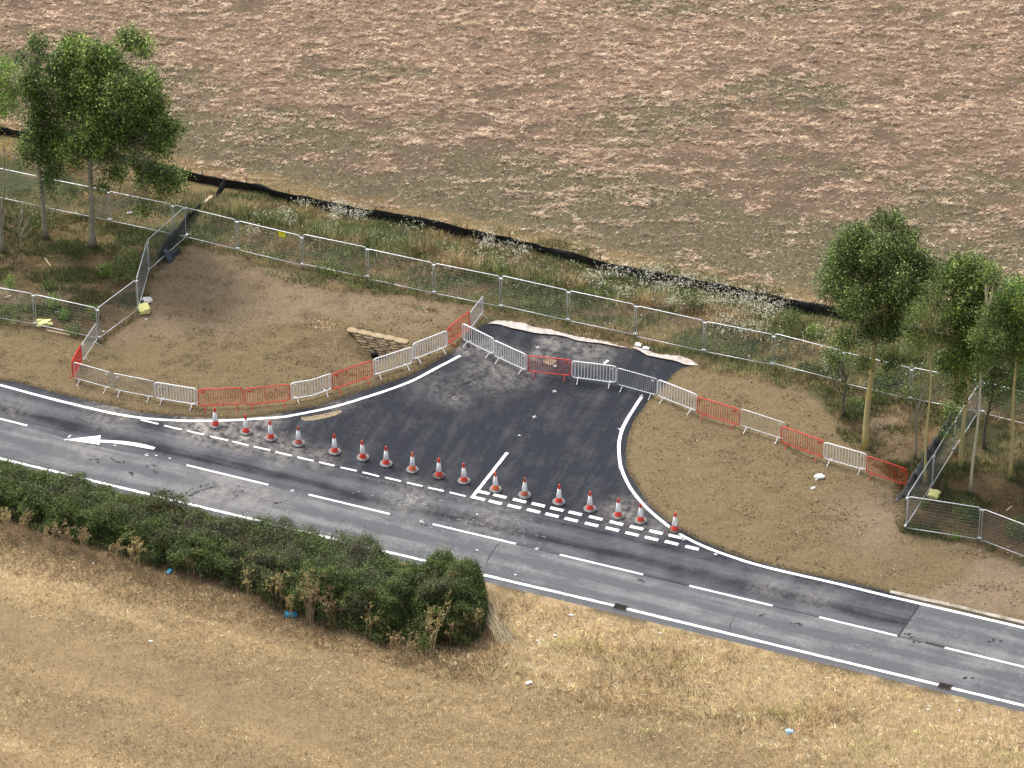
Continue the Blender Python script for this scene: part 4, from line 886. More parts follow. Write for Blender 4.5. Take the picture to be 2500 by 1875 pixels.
# pale flower heads
def f_fl(x, y):
    s = -sdist(x, y, weed_poly); return np.where(s > .2, sst(fbm(x, y, 1.6, .8, o=4, s=101)+.16*sst(x, -2, 16)-.01, .48, .66)*(.3+.7*sst(s, .8, 2)), 0)
x, y = sample(90000, -20, HALF, -16, 12, f_fl); n = len(x); s = -sdist(x, y, weed_poly)
n_ = np.minimum(n, 22000); x, y, s = x[:n_], y[:n_], s[:n_]
fx, fy, fz = [], [], []
for kk, X0, Y0, rx, ry, m_ in (('a3', 715, 190, 70, 45, 420), ('a3', 460, 170, 60, 25, 80), ('a3', 300, 240, 50, 30, 90), ('a3', 330, 330, 40, 25, 90), ('a3', 140, 290, 60, 25, 60), ('a3', 880, 240, 70, 40, 260), ('a3', 680, 270, 50, 30, 90), ('a3', 1870, 450, 60, 70, 300), ('a3', 2080, 520, 100, 60, 240), ('a3', 1300, 350, 100, 40, 90), ('a3', 90, 410, 50, 40, 50), ('a3', 20, 380, 30, 40, 30),
                              ('a4', 950, 60, 130, 40, 260), ('a4', 1250, 70, 120, 40, 320), ('a4', 1500, 130, 120, 40, 320), ('a4', 1750, 190, 110, 50, 320), ('a4', 1300, 200, 160, 60, 320), ('a4', 1700, 300, 160, 60, 360), ('a4', 1400, 330, 90, 40, 240), ('a4', 780, 110, 60, 40, 120), ('a4', 1820, 480, 120, 50, 300), ('a4', 2000, 260, 120, 60, 300), ('a5', 100, 780, 100, 70, 320), ('a5', 250, 850, 80, 60, 240), ('a5', 350, 760, 80, 40, 160), ('a5', 700, 1250, 40, 20, 90), ('a5', 120, 1010, 120, 40, 160), ('a4', 1050, 260, 60, 40, 90)):
    for _ in range(int(m_*.72)):
        c = W(kk, random.gauss(X0, rx/1.3), random.gauss(Y0+30, ry/1.3)); fx.append(c[0]); fy.append(c[1]); fz.append(random.uniform(.2, .8))
k_ = rng.uniform(0, 1, len(x)) < .3; x, y, s = x[k_], y[k_], s[k_]
x = np.concatenate([x, fx]); y = np.concatenate([y, fy]); s = np.concatenate([s, np.full(len(fx), 2.)]); n_ = len(x)
q = np.repeat(np.stack([x, y, height(x, y)+.18+sst(s, 1.2, 2.6)*rng.uniform(.1, .6, n_)], 1), 3, 0)+rng.normal(0, .035, (n_*3, 3)); n3 = len(q)
def quads_at(q, size, up=.5):
    n = len(q); a = rng.normal(0, 1, (n, 3)); a[:, 2] *= (1-up); a /= np.linalg.norm(a, axis=1)[:, None]+1e-9; r = rng.normal(0, 1, (n, 3)); b = np.cross(a, r); b /= np.linalg.norm(b, axis=1)[:, None]+1e-9
    s = size[:, None]; return np.stack([q-a*s, q-b*s*.55, q+a*s, q+b*s*.55], 1)
prop(link('wild_flowers', fastmesh('wild_flowers', quads_at(q, rng.uniform(.018, .042, n3), .7), 4, pick(n3, [CS(245, 244, 228), CS(222, 218, 186), CS(196, 188, 146)], [3, 2.4, 2], .1)*1.1), M_LEAF), 'creamy white wild flower heads scattered through the weed strip', 'flowers', kind='stuff')
# wood floors: litter, twigs, green tufts
def f_wf(x, y):
    return np.where((sdist(x, y, wood_left) < .3) | (sdist(x, y, wood_right) < .3), .9, 0)*(.3+1.0*sst(fbm(x, y, 1.7, 1.0, o=4, s=111), .38, .58))
x, y = sample(900000, -HALF-4, HALF+4, -16, 14, f_wf); n = len(x)
hue = fbm(x, y, 2.0, 1.1, o=4, s=112)+rng.normal(0, .04, n); gr = hue > .475
cc = np.where(gr[:, None], pick(n, [CS(74, 90, 46), CS(96, 110, 58), CS(122, 126, 76)], [3, 3, 1.8], .18)*1.15, pick(n, [CS(160, 128, 84), CS(130, 104, 70), CS(104, 84, 58), CS(182, 156, 116), CS(92, 90, 54)], [3, 3, 2, 1.3, 1.5], .15))
prop(blades('leaf_litter', np.stack([x, y], 1), height(x, y)-.01, np.where(gr, rng.uniform(.08, .30, n), rng.uniform(.05, .16, n)), rng.uniform(.012, .032, n), np.where(gr, np.clip(np.abs(rng.normal(.5, .35, n)), 0, 1.4), rng.uniform(1.0, 1.5, n)), rng.uniform(0, 6.28, n), cc, M_GRASS), 'dry litter and low green growth under the trees', 'undergrowth', kind='stuff')
# stones and clods on the bare soil
def stones(name, x, y, size, col, lab, cat, sink=.35):
    n = len(x); c = np.stack([x, y, height(x, y)+size*(.5-sink)], 1)
    d = np.array([[1, 0, 0], [0, 1, 0], [-1, 0, 0], [0, -1, 0], [0, 0, .8], [0, 0, -.6]]); f = np.array([[0, 1, 4], [1, 2, 4], [2, 3, 4], [3, 0, 4]])
    a = rng.uniform(0, 6.28, n); ca, sa = np.cos(a), np.sin(a); P_ = d[None]*rng.uniform(.5, 1.2, (n, 6, 1))*size[:, None, None]
    X_ = P_[..., 0]*ca[:, None]-P_[..., 1]*sa[:, None]; Y_ = P_[..., 0]*sa[:, None]+P_[..., 1]*ca[:, None]; Q = np.stack([X_, Y_, P_[..., 2]], -1)+c[:, None]
    me = fastmesh(name, Q[:, f].reshape(-1, 3), 3, np.repeat(col, 4, 0)); return prop(link(name, me, M_STONE), lab, cat, kind='stuff')
def f_soil(x, y): return ((np.minimum(sdist(x, y, soil_left), sdist(x, y, soil_right)) < -.03) & (sdist(x, y, overlay) > .08))*(.3+1.0*sst(fbm(x, y, 1.3, .8, o=5, s=121), .42, .66))
x, y = sample(420000, -HALF-2, HALF+4, -24, 10, f_soil); n = len(x); keep = ~((vrd(x, y) < vr+.05)); x, y = x[keep], y[keep]; n = len(x)
sz = np.exp(rng.normal(-4.15, .45, n)); clump = fbm(x, y, .8, .5, o=4, s=98) > .56; sz[clump] *= 1.6
stones('soil_clods', x, y, np.clip(sz, .006, .07), pick(n, [CS(142, 120, 84), CS(128, 107, 75), CS(104, 86, 60), CS(164, 140, 102)], [3, 3, 1.5, 2], .10), 'loose brown clods over the bare soil', 'soil clods')
k = rng.choice(n, 26000, replace=False); xx, yy = x[k]+rng.normal(0, .1, 26000), y[k]+rng.normal(0, .1, 26000); ok = (sdist(xx, yy, overlay) > .1) & (vrd(xx, yy) > vr+.1); xx, yy = xx[ok], yy[ok]
stones('pale_pebbles', xx, yy, np.clip(np.exp(rng.normal(-4.25, .45, len(xx))), .008, .05), pick(len(xx), [CS(214, 196, 160), CS(190, 166, 126), CS(176, 148, 108)], [2, 3, 3], .1), 'pale pebbles scattered over the bare soil', 'pebbles')
# gravelly heaps: specified spots with many pale stones
xs_, ys_ = [], []
for kk, X0, Y0, rx, ry, m_ in (('a3', 590, 1080, 90, 30, 1500), ('a2', 1950, 590, 150, 40, 250), ('a3', 700, 740, 200, 50, 350), ('a2', 1400, 590, 60, 50, 150), ('a6', 1900, 1250, 250, 60, 450), ('a6', 600, 640, 120, 90, 160), ('a6', 720, 950, 180, 80, 260), ('a4', 1050, 630, 300, 30, 250), ('a3', 1250, 1020, 150, 100, 160), ('a3', 1100, 1150, 120, 60, 160), ('b5', 1330, 280, 90, 30, 200), ('a3', 1600, 1230, 60, 60, 150), ('a4', 250, 470, 240, 26, 300), ('a4', 700, 570, 130, 16, 120), ('a4', 1350, 705, 130, 18, 200)):
    for _ in range(m_):
        c = W(kk, random.gauss(X0, rx/1.5), random.gauss(Y0, ry/1.5)); xs_.append(c[0]); ys_.append(c[1])
xs_, ys_ = np.array(xs_), np.array(ys_); ok = sdist(xs_, ys_, overlay) > .05; xs_, ys_ = xs_[ok], ys_[ok]
stones('rubble', xs_, ys_, np.clip(np.exp(rng.normal(-3.7, .5, len(xs_))), .01, .09), pick(len(xs_), [CS(200, 178, 142), CS(170, 142, 104), CS(140, 114, 80)], [2, 3, 3], .12), 'broken stone and rubble gathered in patches on the soil', 'rubble')
# loose chippings along the road edge
t_ = rng.uniform(0, 1, 9000); A_ = []
for P_ in (catmull(left_out, .3), catmull(right_out, .3)):
    P_ = np.array(P_); i_ = rng.integers(0, len(P_)-1, 4500); A_.append(P_[i_]+rng.normal(0, .10, (4500, 2)))
A_ = np.concatenate(A_); stones('edge_chippings', A_[:, 0], A_[:, 1], np.clip(np.exp(rng.normal(-4.1, .4, len(A_))), .006, .04), pick(len(A_), [CS(150, 124, 86), CS(110, 92, 64), CS(90, 86, 80)], [3, 3, 1.4], .12), 'small chippings along the edge of the fresh asphalt', 'chippings', .2)

# ------------------------------------------------------------------ trees
BARK = {}
def bark(c, lich):
    key = (tuple(c), tuple(lich))
    if key not in BARK: BARK[key] = plain('bark', tuple(s2l(*c, 1.05)), .9, dirt=tuple(s2l(*lich, 1.05)), dirt_amt=1, scale=2.2, bump=.03)
    return BARK[key]
def leafmesh(name, q, size, pal, wts, var=.22, clump_id=None):
    n = len(q); col = pick(n, pal, wts, var)*np.array([1.55, 1.52, 1.25])
    if clump_id is not None: cv = np.exp(rng.normal(0, .30, clump_id.max()+1)); col = col*cv[clump_id][:, None]
    return fastmesh(name, quads_at(q, rng.uniform(.6, 1.25, n)*size, .35), 4, col)
GRN = [CS(86, 112, 44), CS(114, 140, 60), CS(62, 88, 34), CS(160, 178, 96), CS(44, 64, 28)]
def tree(name, base, zoom, blobs, tr, barkc, pal, wts, lab, leaf=.055, dens=1.0, lean=(0, 0), fork=None, grp='trees', depth=1.0, twig=1.0, cat='tree', clumpr=.40):
    bx, by = W(*base); root = empty(name, (bx, by, hz(bx, by)), label=lab, cat=cat, group=grp)
    z0 = hz(bx, by); cl = []
    for x, y, r in blobs:
        p = V(px(zoom, x, y), by); rm = r/3.16/51.5
        n = max(2, int(26*dens*rm**2*2.2))
        off = random.uniform(-1, 1)*depth*.8
        for _ in range(n):
            d = Vector((random.gauss(0, 1), random.gauss(0, 1), random.gauss(0, 1))).normalized()*(random.random()**.5)*rm*1.12
            cl.append(Vector((p.x+d.x-bx, off+d.y*1.15, p.z+d.z*1.05-z0)))
    top = max(c.z for c in cl)
    # trunk
    cx = sum(c.x for c in cl)/len(cl); lo = min(c.z for c in cl); H = top*.86
    tp = []; K = 12; rs = []
    ph = random.uniform(0, 6)
    for k in range(K+1):
        t = k/K; tp.append(Vector((cx*max(0, t-.15)*.75*t+lean[0]*t+.22*math.sin(ph+t*7)*(1-t)*t*3*.5, .12*math.sin(ph*2+t*5)*t, H*t)))
        rs.append(tr*(1-t)**.75*.9+.018+(tr*.45*(max(0, 1-t*14))))
    b = MB(); b.tube(tp, rs, 9)
    def trunk_at(z):
        t = min(max(z/H, 0), .97); k = int(t*K); return tp[k].lerp(tp[min(k+1, K)], t*K-k), rs[k]
    # limbs to a share of the clumps
    br = MB(); targets = random.sample(cl, max(3, int(len(cl)*.42*twig)) if len(cl) > 6 else len(cl))
    limbs = []
    for c in sorted(targets, key=lambda q: -q.length)[:14]:
        zs = max(lo*.65, c.z-abs(c.x)*.9-random.uniform(.5, 1.6)); p0, r0 = trunk_at(zs); m1 = p0.lerp(c, .45)+Vector((random.uniform(-.15, .15), random.uniform(-.15, .15), -.12*(c-p0).length))
        pts_ = [p0, p0.lerp(m1, .5)+Vector((0, 0, -.05)), m1, m1.lerp(c, .55)+Vector((0, 0, .08)), c]; limbs.append(pts_)
        br.tube(pts_, [max(.02, r0*.42), max(.018, r0*.33), .022+r0*.12, .016, .008], 6)
    nodes = [q for l in limbs for q in l[1:]]
    for c in targets:
        q0 = min(nodes, key=lambda q: (q-c).length+max(0, q.z-c.z)*.8)
        if random.random() < .35: q0, _ = trunk_at(max(lo*.7, c.z-.6-(c.xy-Vector((cx*.5, 0))).length*.5))
        m1 = q0.lerp(c, .5)+Vector((random.uniform(-.12, .12), random.uniform(-.12, .12), random.uniform(-.1, .1))); br.tube([q0, m1, c], [.016, .011, .005], 4, cap=False)
    m = bark(*barkc); b.build('trunk', m, root, True); br.build('branches', m, root)
    per = int(44*dens**.3); ids = np.repeat(np.arange(len(cl)), per); cc_ = np.array([tuple(c) for c in cl])
    q = cc_[ids]+rng.normal(0, clumpr*.5, (len(ids), 3))
    link('crown', leafmesh('crown', q, leaf*.92, pal, wts, .13, ids), M_LEAF, root)
    return root
OAK = (GRN, [3, 3, 2.4, 1.3, 1.6]); DARK = (GRN, [2.4, 1.4, 3, .4, 3]); LIME = ([CS(104, 142, 48), CS(128, 160, 62), CS(84, 116, 40), CS(150, 176, 84)], [3, 2, 2.5, 1])
WIL = ([CS(96, 118, 56), CS(120, 138, 72), CS(74, 92, 42)], [3, 2, 2]); AUT = ([CS(150, 120, 44), CS(170, 138, 50), CS(104, 100, 46), CS(120, 84, 36)], [3, 2, 2, 1.5])
GB = ((150, 142, 118), (112, 108, 88)); YB = ((184, 164, 92), (156, 150, 118)); DB = ((96, 90, 76), (70, 66, 54))
tree('broadleaf_tree', ('a2', 715, 482), 'a1', [(700, 370, 75), (960, 370, 80), (860, 430, 100), (1090, 420, 75), (560, 470, 110), (720, 560, 170), (960, 580, 170), (1120, 600, 100), (480, 620, 120), (600, 750, 180), (850, 760, 200), (1080, 780, 150), (1200, 830, 90), (480, 900, 140), (700, 930, 190), (950, 950, 190), (1130, 950, 150), (1240, 960, 110), (1340, 920, 70), (1240, 1080, 110), (1060, 1090, 120), (820, 1080, 130), (600, 1050, 120), (450, 1040, 90),
     (900, 1300, 80), (1050, 1330, 90), (1190, 1330, 90), (1310, 1400, 100), (1350, 1480, 60), (1090, 1480, 60), (1120, 1590, 45), (1200, 1430, 60), (800, 1380, 45)], .155, GB, *OAK, 'largest tree at left, dense green crown on a single pale trunk', leaf=.072, dens=1.7, depth=1.6, grp='trees behind the left fence')
tree('broadleaf_tree', ('a2', 348, 412), 'a1', [(290, 400, 85), (300, 500, 110), (270, 620, 110), (310, 740, 110), (270, 860, 100), (350, 950, 110), (260, 1080, 100), (400, 1080, 100), (210, 1220, 80), (420, 1200, 90), (400, 1320, 80), (370, 1420, 70), (450, 430, 70), (140, 480, 50), (300, 1180, 80)], .125, GB, *DARK, 'dark narrow tree just left of the largest left tree', leaf=.07, dens=1.3, grp='trees behind the left fence')
tree('broadleaf_tree', ('a2', 20, 532), 'a1', [(20, 480, 70), (90, 520, 60), (30, 620, 110), (110, 680, 80), (30, 760, 100), (110, 790, 70), (170, 730, 50), (20, 880, 60), (-80, 600, 150), (-100, 800, 130), (-60, 450, 90), (190, 1130, 20)], .10, GB, *LIME, 'bright yellow green tree cut by the left frame edge', leaf=.06, dens=.8, grp='trees behind the left fence')
tree('young_tree', ('a2', 160, 522), 'a2', [(170, 170, 50), (120, 250, 40), (230, 260, 45), (170, 330, 40), (250, 330, 25)], .035, GB, *WIL, 'thin nearly bare sapling between the left trunks', leaf=.03, dens=.12, twig=2, grp='saplings', depth=.4)
tree('young_tree', ('a2', 35, 342), 'a1', [(60, 1080, 60), (130, 1140, 50), (60, 1230, 60)], .07, GB, *AUT, 'small tree with yellowish leaves behind the leftmost trunk', leaf=.045, dens=.5, grp='saplings', depth=.5)
tree('broadleaf_tree', ('a6', 990, 458), 'a5', [(1110, 230, 60), (1240, 230, 60), (950, 270, 65), (1080, 320, 110), (1250, 330, 100), (860, 340, 90), (1340, 320, 50), (850, 470, 120), (1020, 480, 150), (1220, 470, 140), (1340, 480, 110), (1450, 440, 80), (1530, 480, 65), (720, 520, 70), (640, 530, 28), (770, 590, 90), (900, 620, 130), (1080, 640, 140), (1280, 620, 130), (1420, 600, 110), (700, 690, 55), (850, 740, 70), (1050, 770, 110), (1250, 780, 100), (900, 860, 70), (1150, 870, 90), (1000, 920, 70), (1200, 970, 80), (720, 1100, 45), (860, 1080, 50), (1180, 1170, 50), (960, 1150, 45), (1100, 1000, 70), (820, 960, 50)],
     .15, YB, [CS(86, 108, 50), CS(110, 132, 66), CS(62, 84, 38), CS(146, 162, 98), CS(46, 64, 32)], [3, 2.6, 2.6, 1, 1.6], 'tallest tree on the right, round crown over a thick lichen yellow trunk', leaf=.064, dens=2.3, depth=1.5, grp='trees behind the right fence')
tree('shrub', ('a6', 820, 212), 'a5', [(760, 1150, 60), (700, 1190, 55), (820, 1230, 65), (900, 1300, 60), (850, 1350, 50), (780, 1300, 50)], .06, DB, *DARK, 'multi stemmed dark shrub just left of the tallest right tree', leaf=.045, dens=.8, depth=.6, cat='shrub', grp='shrubs')
tree('willow_tree', ('a6', 1446, 735), 'a5', [(1400, 760, 70), (1500, 720, 75), (1450, 850, 110), (1350, 850, 70), (1560, 850, 70), (1400, 980, 100), (1530, 980, 90), (1330, 1000, 50), (1450, 1080, 70), (1600, 1050, 50)], .06, YB, *WIL, 'slim yellowish tree with feathery pale leaves in front of the fallen black sheet', leaf=.046, dens=1.5, grp='trees behind the right fence')
tree('broadleaf_tree', ('a6', 1722, 608), 'a5', [(1690, 520, 75), (1780, 540, 95), (1880, 500, 50), (1640, 600, 90), (1850, 620, 115), (1950, 620, 80), (1740, 680, 115), (1900, 700, 90), (1660, 760, 85), (1800, 800, 110), (1680, 880, 90), (1850, 920, 120), (1760, 1000, 110), (1900, 1030, 100), (1680, 1150, 90), (1790, 1150, 90), (1850, 1250, 80), (1720, 1280, 70), (1930, 900, 90), (1650, 1300, 65), (1700, 1420, 60), (1780, 1350, 70), (1620, 1180, 60), (1660, 1690, 55), (1620, 1740, 35)], .095, YB, *OAK, 'bright green tree in the middle of the right group, with leaves down its straight trunk', leaf=.068, dens=1.6, grp='trees behind the right fence')
tree('young_tree', ('a6', 1800, 808), 'a5', [(1950, 560, 50), (1960, 850, 80), (2000, 960, 60), (1900, 1100, 50), (1980, 1120, 50), (2050, 1180, 40), (1850, 1180, 40), (1880, 980, 60)], .06, ((176, 166, 130), (190, 184, 160)), *WIL, 'thin pale forked tree nearest the camera at right', leaf=.05, dens=3.5, twig=.8, grp='trees behind the right fence')
tree('broadleaf_tree', ('a6', 2102, 692), 'a5', [(2100, 640, 90), (2180, 700, 80), (2050, 750, 90), (2150, 830, 130), (2050, 920, 110), (2190, 960, 110), (2100, 1030, 100), (2210, 1100, 90), (2120, 1150, 80), (2010, 1050, 80), (2180, 1220, 70), (1990, 800, 80)], .075, YB, [CS(84, 114, 46), CS(104, 134, 58), CS(66, 92, 38), CS(170, 176, 60)], [3, 2, 2, .6], 'tree at the right edge with a wavy pale trunk', leaf=.066, dens=1.6, grp='trees behind the right fence')
tree('broadleaf_tree', ('p', 2545, 1120), 'a5', [(2320, 650, 120), (2300, 800, 150), (2330, 950, 130), (2290, 1050, 100), (2420, 800, 150)], .13, GB, *DARK, 'tree mostly beyond the right frame edge', leaf=.055, dens=.7, grp='trees behind the right fence')
tree('young_tree', ('a6', 1365, 543), 'a5', [(1400, 1300, 60), (1350, 1400, 60), (1450, 1420, 55), (1420, 1500, 60), (1500, 1330, 50), (1300, 1490, 40), (1560, 1420, 40)], .045, GB, *AUT, 'thin sapling with rusty yellow leaves behind the slim yellowish tree', leaf=.035, dens=.3, twig=1.6, grp='saplings', depth=.6)
tree('broadleaf_tree', ('a6', 1905, 462), 'a5', [(1850, 1250, 90), (1950, 1300, 90), (2050, 1250, 90), (2150, 1300, 90), (1950, 1180, 90), (2100, 1400, 90), (1880, 1400, 80), (2200, 1400, 90), (2040, 1100, 90), (1980, 1450, 80)], .07, DB, *DARK, 'small dark tree behind the right group', leaf=.055, dens=1.0, grp='trees behind the right fence')
# ------------------------------------------------------------------ small bushes
def bush(name, loc, r, h, pal, wts, lab, n=500, leaf=.035, cat='bush', grp='small bushes'):
    root = empty(name, (*loc, hz(*loc)), label=lab, cat=cat, group=grp)
    q = rng.normal(0, 1, (n, 3)); q /= np.linalg.norm(q, axis=1)[:, None]; q *= rng.uniform(.3, 1, (n, 1))**.5; lump_ = 1+.35*np.sin(q[:, :1]*5+loc[0])*np.cos(q[:, 1:2]*6)
    q = q*lump_*np.array([r, r, h*.55])+np.array([0, 0, h*.5]); q[:, 2] = np.abs(q[:, 2])
    link('foliage', leafmesh('foliage', q, leaf, pal, wts), M_LEAF, root)
    b = MB()
    for k in range(7): a = random.uniform(0, 6.28); b.tube([(0, 0, 0), (r*.3*math.cos(a), r*.3*math.sin(a), h*.4), (r*.7*math.cos(a), r*.7*math.sin(a), h*.85)], [.012, .009, .004], 4)
    b.build('stems', bark(*DB), root); return root
for k, x, y, r, h, p, lab in (('a2', 380, 815, .36, .5, DARK, 'round dark bush on the left wood floor'), ('a2', 80, 812, .24, .8, LIME, 'upright bright green sprout near the left edge'), ('a2', 420, 960, .38, .8, LIME, 'bright green bush behind the front left fence, left of two'), ('a2', 492, 1040, .28, .6, LIME, 'bright green bush behind the front left fence, lower right of its neighbour'), ('a2', 720, 1035, .38, .8, OAK, 'green bush against the front left fence corner'),
                              ('a2', 810, 700, .45, .6, LIME, 'bright leafy clump at the left edge of the nettle patch'), ('a2', 950, 720, .8, .9, OAK, 'broad green nettle clump beside the left side fence'), ('a2', 1000, 620, .7, .9, OAK, 'green nettle clump under the sloping left panel'), ('a2', 570, 1150, .5, .5, OAK, 'weedy clump with a yellow flower at the front left fence foot'), ('a2', 60, 1050, .9, .7, WIL, 'pale green weeds behind the fence at the left edge'),
                              ('a6', 1680, 1150, .22, .25, LIME, 'small vivid green plant at the right fence foot'), ('a6', 1760, 1010, .62, 1.0, DARK, 'dark bush behind the right corner fence panel'), ('a6', 1440, 915, .25, .4, OAK, 'small green bush beside the yellow weight at right'), ('a6', 2160, 1150, .7, .9, DARK, 'dark bush behind the lower right fence'),
                              ('a6', 900, 190, .7, .7, DARK, 'dark ground bush left of the tallest right trunk'), ('a6', 1100, 90, .6, .7, DARK, 'dark bush right of the tallest right trunk'), ('a3', 640, 690, .7, .55, OAK, 'dark green weed clump at the soil edge under the fence, left one'), ('a3', 850, 770, .8, .5, OAK, 'dark green weed clump at the soil edge under the fence, middle one'), ('a3', 1050, 800, .8, .45, DARK, 'dark green weed clump at the soil edge under the fence, right one'),
                              ('b4', 1290, 1010, .65, 1.1, DARK, 'dark green weeds filling the gap between hedge and end bush'), ('b4', 1380, 1080, .4, .9, WIL, 'greyish green thistle at the foot of the end bush'), ('a5', 1350, 1500, .7, .8, OAK, 'green undergrowth between the slim tree and the tallest tree at right'), ('a5', 2080, 1560, .9, 1.1, DARK, 'dark undergrowth behind the wavy pale trunk at right'), ('a5', 1150, 1380, .6, .8, OAK, 'green undergrowth right of the tallest right trunk by the fence foot'), ('a5', 580, 1060, .35, .7, LIME, 'bright green clump in the weed strip near the right trees'), ('a3', 1910, 720, .9, .5, OAK, 'green clump in the weed strip above the steel barrier'), ('a5', 410, 970, .6, .9, DARK, 'dark clump in the weed strip left of the right trees'), ('a4', 1530, 350, .6, .9, DARK, 'dark clump in the middle of the weed strip'), ('a2', 330, 330, .9, .8, DARK, 'dark undergrowth clump behind the second left trunk'), ('a1', 420, 1380, .7, 1.2, DARK, 'dark shrub between the two left trees'), ('a1', 570, 1330, .6, 1.1, AUT, 'rusty golden shrub left of the largest trunk')):
    bush('bush', W(k, x, y), r, h, *p, lab, n=int(1500*r*(h+.4)), leaf=.034)

# ------------------------------------------------------------------ hedge
def hedge_part(name, path, hw, ht, nleaf, lab, seed, cat='hedge', amp=.72):
    """path: base centre points; leaves on a lumpy shell around it"""
    P_ = np.array(catmull(path, .25)); n = len(P_); T_ = np.gradient(P_, axis=0); T_ /= np.linalg.norm(T_, axis=1)[:, None]; N_ = np.stack([-T_[:, 1], T_[:, 0]], 1)
    hwv = np.interp(np.arange(n), np.linspace(0, n-1, len(hw)), hw); htv = np.interp(np.arange(n), np.linspace(0, n-1, len(ht)), ht)
    root = empty(name, (0, 0, 0), label=lab, cat=cat)
    def surf(i, th, k):
        c, s = np.cos(th), np.sin(th); e = .62
        ar = np.arange(n); hi = np.interp(i, ar, hwv); hh = np.interp(i, ar, htv); a = np.sign(c)*np.abs(c)**e*hi; b = np.abs(s)**e*hh
        u = i*.25; lum = 1+.62*(fbm(u, th*1.7+seed, 2.3, 1.5, o=3, s=seed)-.5)+amp*(fbm(u, th*1.7, .62, .55, o=4, s=seed+3)-.5)
        endt = np.clip(np.minimum(i, n-1-i)*.25/1.1, 0, 1); endt = np.sqrt(np.clip(1-(1-endt)**2, 0, 1))
        f = lum*k*(.04+.96*endt); x = np.interp(i, ar, P_[:, 0])+np.interp(i, ar, N_[:, 0])*a*f; y = np.interp(i, ar, P_[:, 1])+np.interp(i, ar, N_[:, 1])*a*f; return np.stack([x, y, b*f], 1), u, a, b
    i = np.where(rng.uniform(0, 1, nleaf) < .12, np.where(rng.uniform(0, 1, nleaf) < .2, rng.beta(1, 2.4, nleaf)*5, n-1-rng.beta(1, 2.4, nleaf)*5), rng.uniform(0, n-1, nleaf)); th = rng.uniform(-.12, math.pi+.12, nleaf); k = 1-np.abs(rng.normal(0, .08, nleaf))+rng.exponential(.035, nleaf)
    q, u, a, b = surf(i, th, k); q[:, :2] += rng.normal(0, .05, (nleaf, 2)); q[:, 2] = np.maximum(q[:, 2], .03)
    col = pick(nleaf, [CS(88, 106, 46), CS(112, 130, 60), CS(66, 84, 36), CS(146, 158, 90), CS(48, 62, 30)], [3, 2.8, 2.4, 1.3, 1.5], .20)*np.exp((fbm(q[:, 0]*1.0+q[:, 2]*.4, q[:, 1]+q[:, 2]*.9, .42, o=3, s=seed+5)-.5)*1.5)[:, None]*1.2
    topness = np.clip(b/htv.mean(), 0, 1)
    g1_ = sst(fbm(q[:, 0], q[:, 1]+q[:, 2], 2.2, o=4, s=seed+7), .46, .60)*sst(topness, .45, .8); col = col*(1-g1_[:, None]*.75)+pick(nleaf, [CS(116, 106, 80), CS(96, 92, 66)], [1, 1], .15)*g1_[:, None]*.75
    g2_ = sst(fbm(q[:, 0], q[:, 1]*1.5+q[:, 2], 1.7, o=4, s=seed+17), .63, .72); col = col*(1-g2_[:, None]*.6)+pick(nleaf, [CS(124, 96, 40), CS(112, 70, 40)], [1, 1], .15)*g2_[:, None]*.6
    link('foliage', fastmesh('foliage', quads_at(q, rng.uniform(.022, .045, nleaf), .35), 4, col), M_LEAF, root)
    # protruding sprigs
    m_ = nleaf//38; i = rng.uniform(0, n-1, m_); th = rng.uniform(.2, math.pi-.2, m_); q, *_r = surf(i, th, np.full(m_, 1.0)); L_ = rng.uniform(.08, .36, m_)+(rng.uniform(0, 1, m_) < .12)*rng.uniform(.1, .4, m_)
    rep = 9; q2 = np.repeat(q, rep, 0); tt = np.tile(np.linspace(0, 1, rep), m_); dirv = rng.normal(0, .5, (m_, 3))+np.array([0, 0, 1]); dirv /= np.linalg.norm(dirv, axis=1)[:, None]
    q2 = q2+np.repeat(dirv*L_[:, None], rep, 0)*tt[:, None]+rng.normal(0, .02, (m_*rep, 3))
    link('sprigs', leafmesh('sprigs', q2, .03, [CS(80, 106, 48), CS(104, 126, 62), CS(64, 84, 38)], [3, 2, 2]), M_LEAF, root)
    # dark woody core, an added shell blocking light leaks through the leaves
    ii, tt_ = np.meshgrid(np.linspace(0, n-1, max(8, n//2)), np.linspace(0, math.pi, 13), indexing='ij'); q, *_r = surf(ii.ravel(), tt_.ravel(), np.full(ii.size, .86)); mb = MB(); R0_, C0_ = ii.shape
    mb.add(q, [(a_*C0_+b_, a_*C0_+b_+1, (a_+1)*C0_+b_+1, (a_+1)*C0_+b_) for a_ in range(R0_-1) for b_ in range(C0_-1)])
    mb.build('branches', plain('hedge_twig_core', (.035, .032, .018), .95, dirt=(.015, .018, .009), dirt_amt=1, scale=9, bump=.05), root)
    return root
# base centre estimated from front foot line and back top line
hp = [(-420, 1045), (-200, 1098), (0, 1150+20), (150, 1212), (300, 1262), (450, 1306), (600, 1352), (750, 1395), (880, 1432), (985, 1470)]
hp = [(-420, 1108), (-200, 1163), (0, 1216), (150, 1258), (300, 1299), (450, 1341), (600, 1386), (750, 1435), (880, 1478), (1015, 1524)]
hedge_part('hedge', [G(p) for p in hp], [1.3, 1.3, 1.3, 1.35, 1.4, 1.45, 1.5, 1.7, 1.8, 1.7], [1.05, 1.1, 1.2, 1.25, 1.35, 1.45, 1.65, 1.95, 2.2, 2.15], 360000, 'long dense green hedge along the near side of the road at left', 3)
hedge_part('hedge_bush', [G((996, 1508)), G((1070, 1510)), G((1120, 1516)), G((1182, 1524))], [1.4, 1.6, 1.6, 1.4], [1.85, 2.05, 2.05, 1.9], 110000, 'separate rounded green bush at the right end of the hedge', 11, 'bush', 1.0)

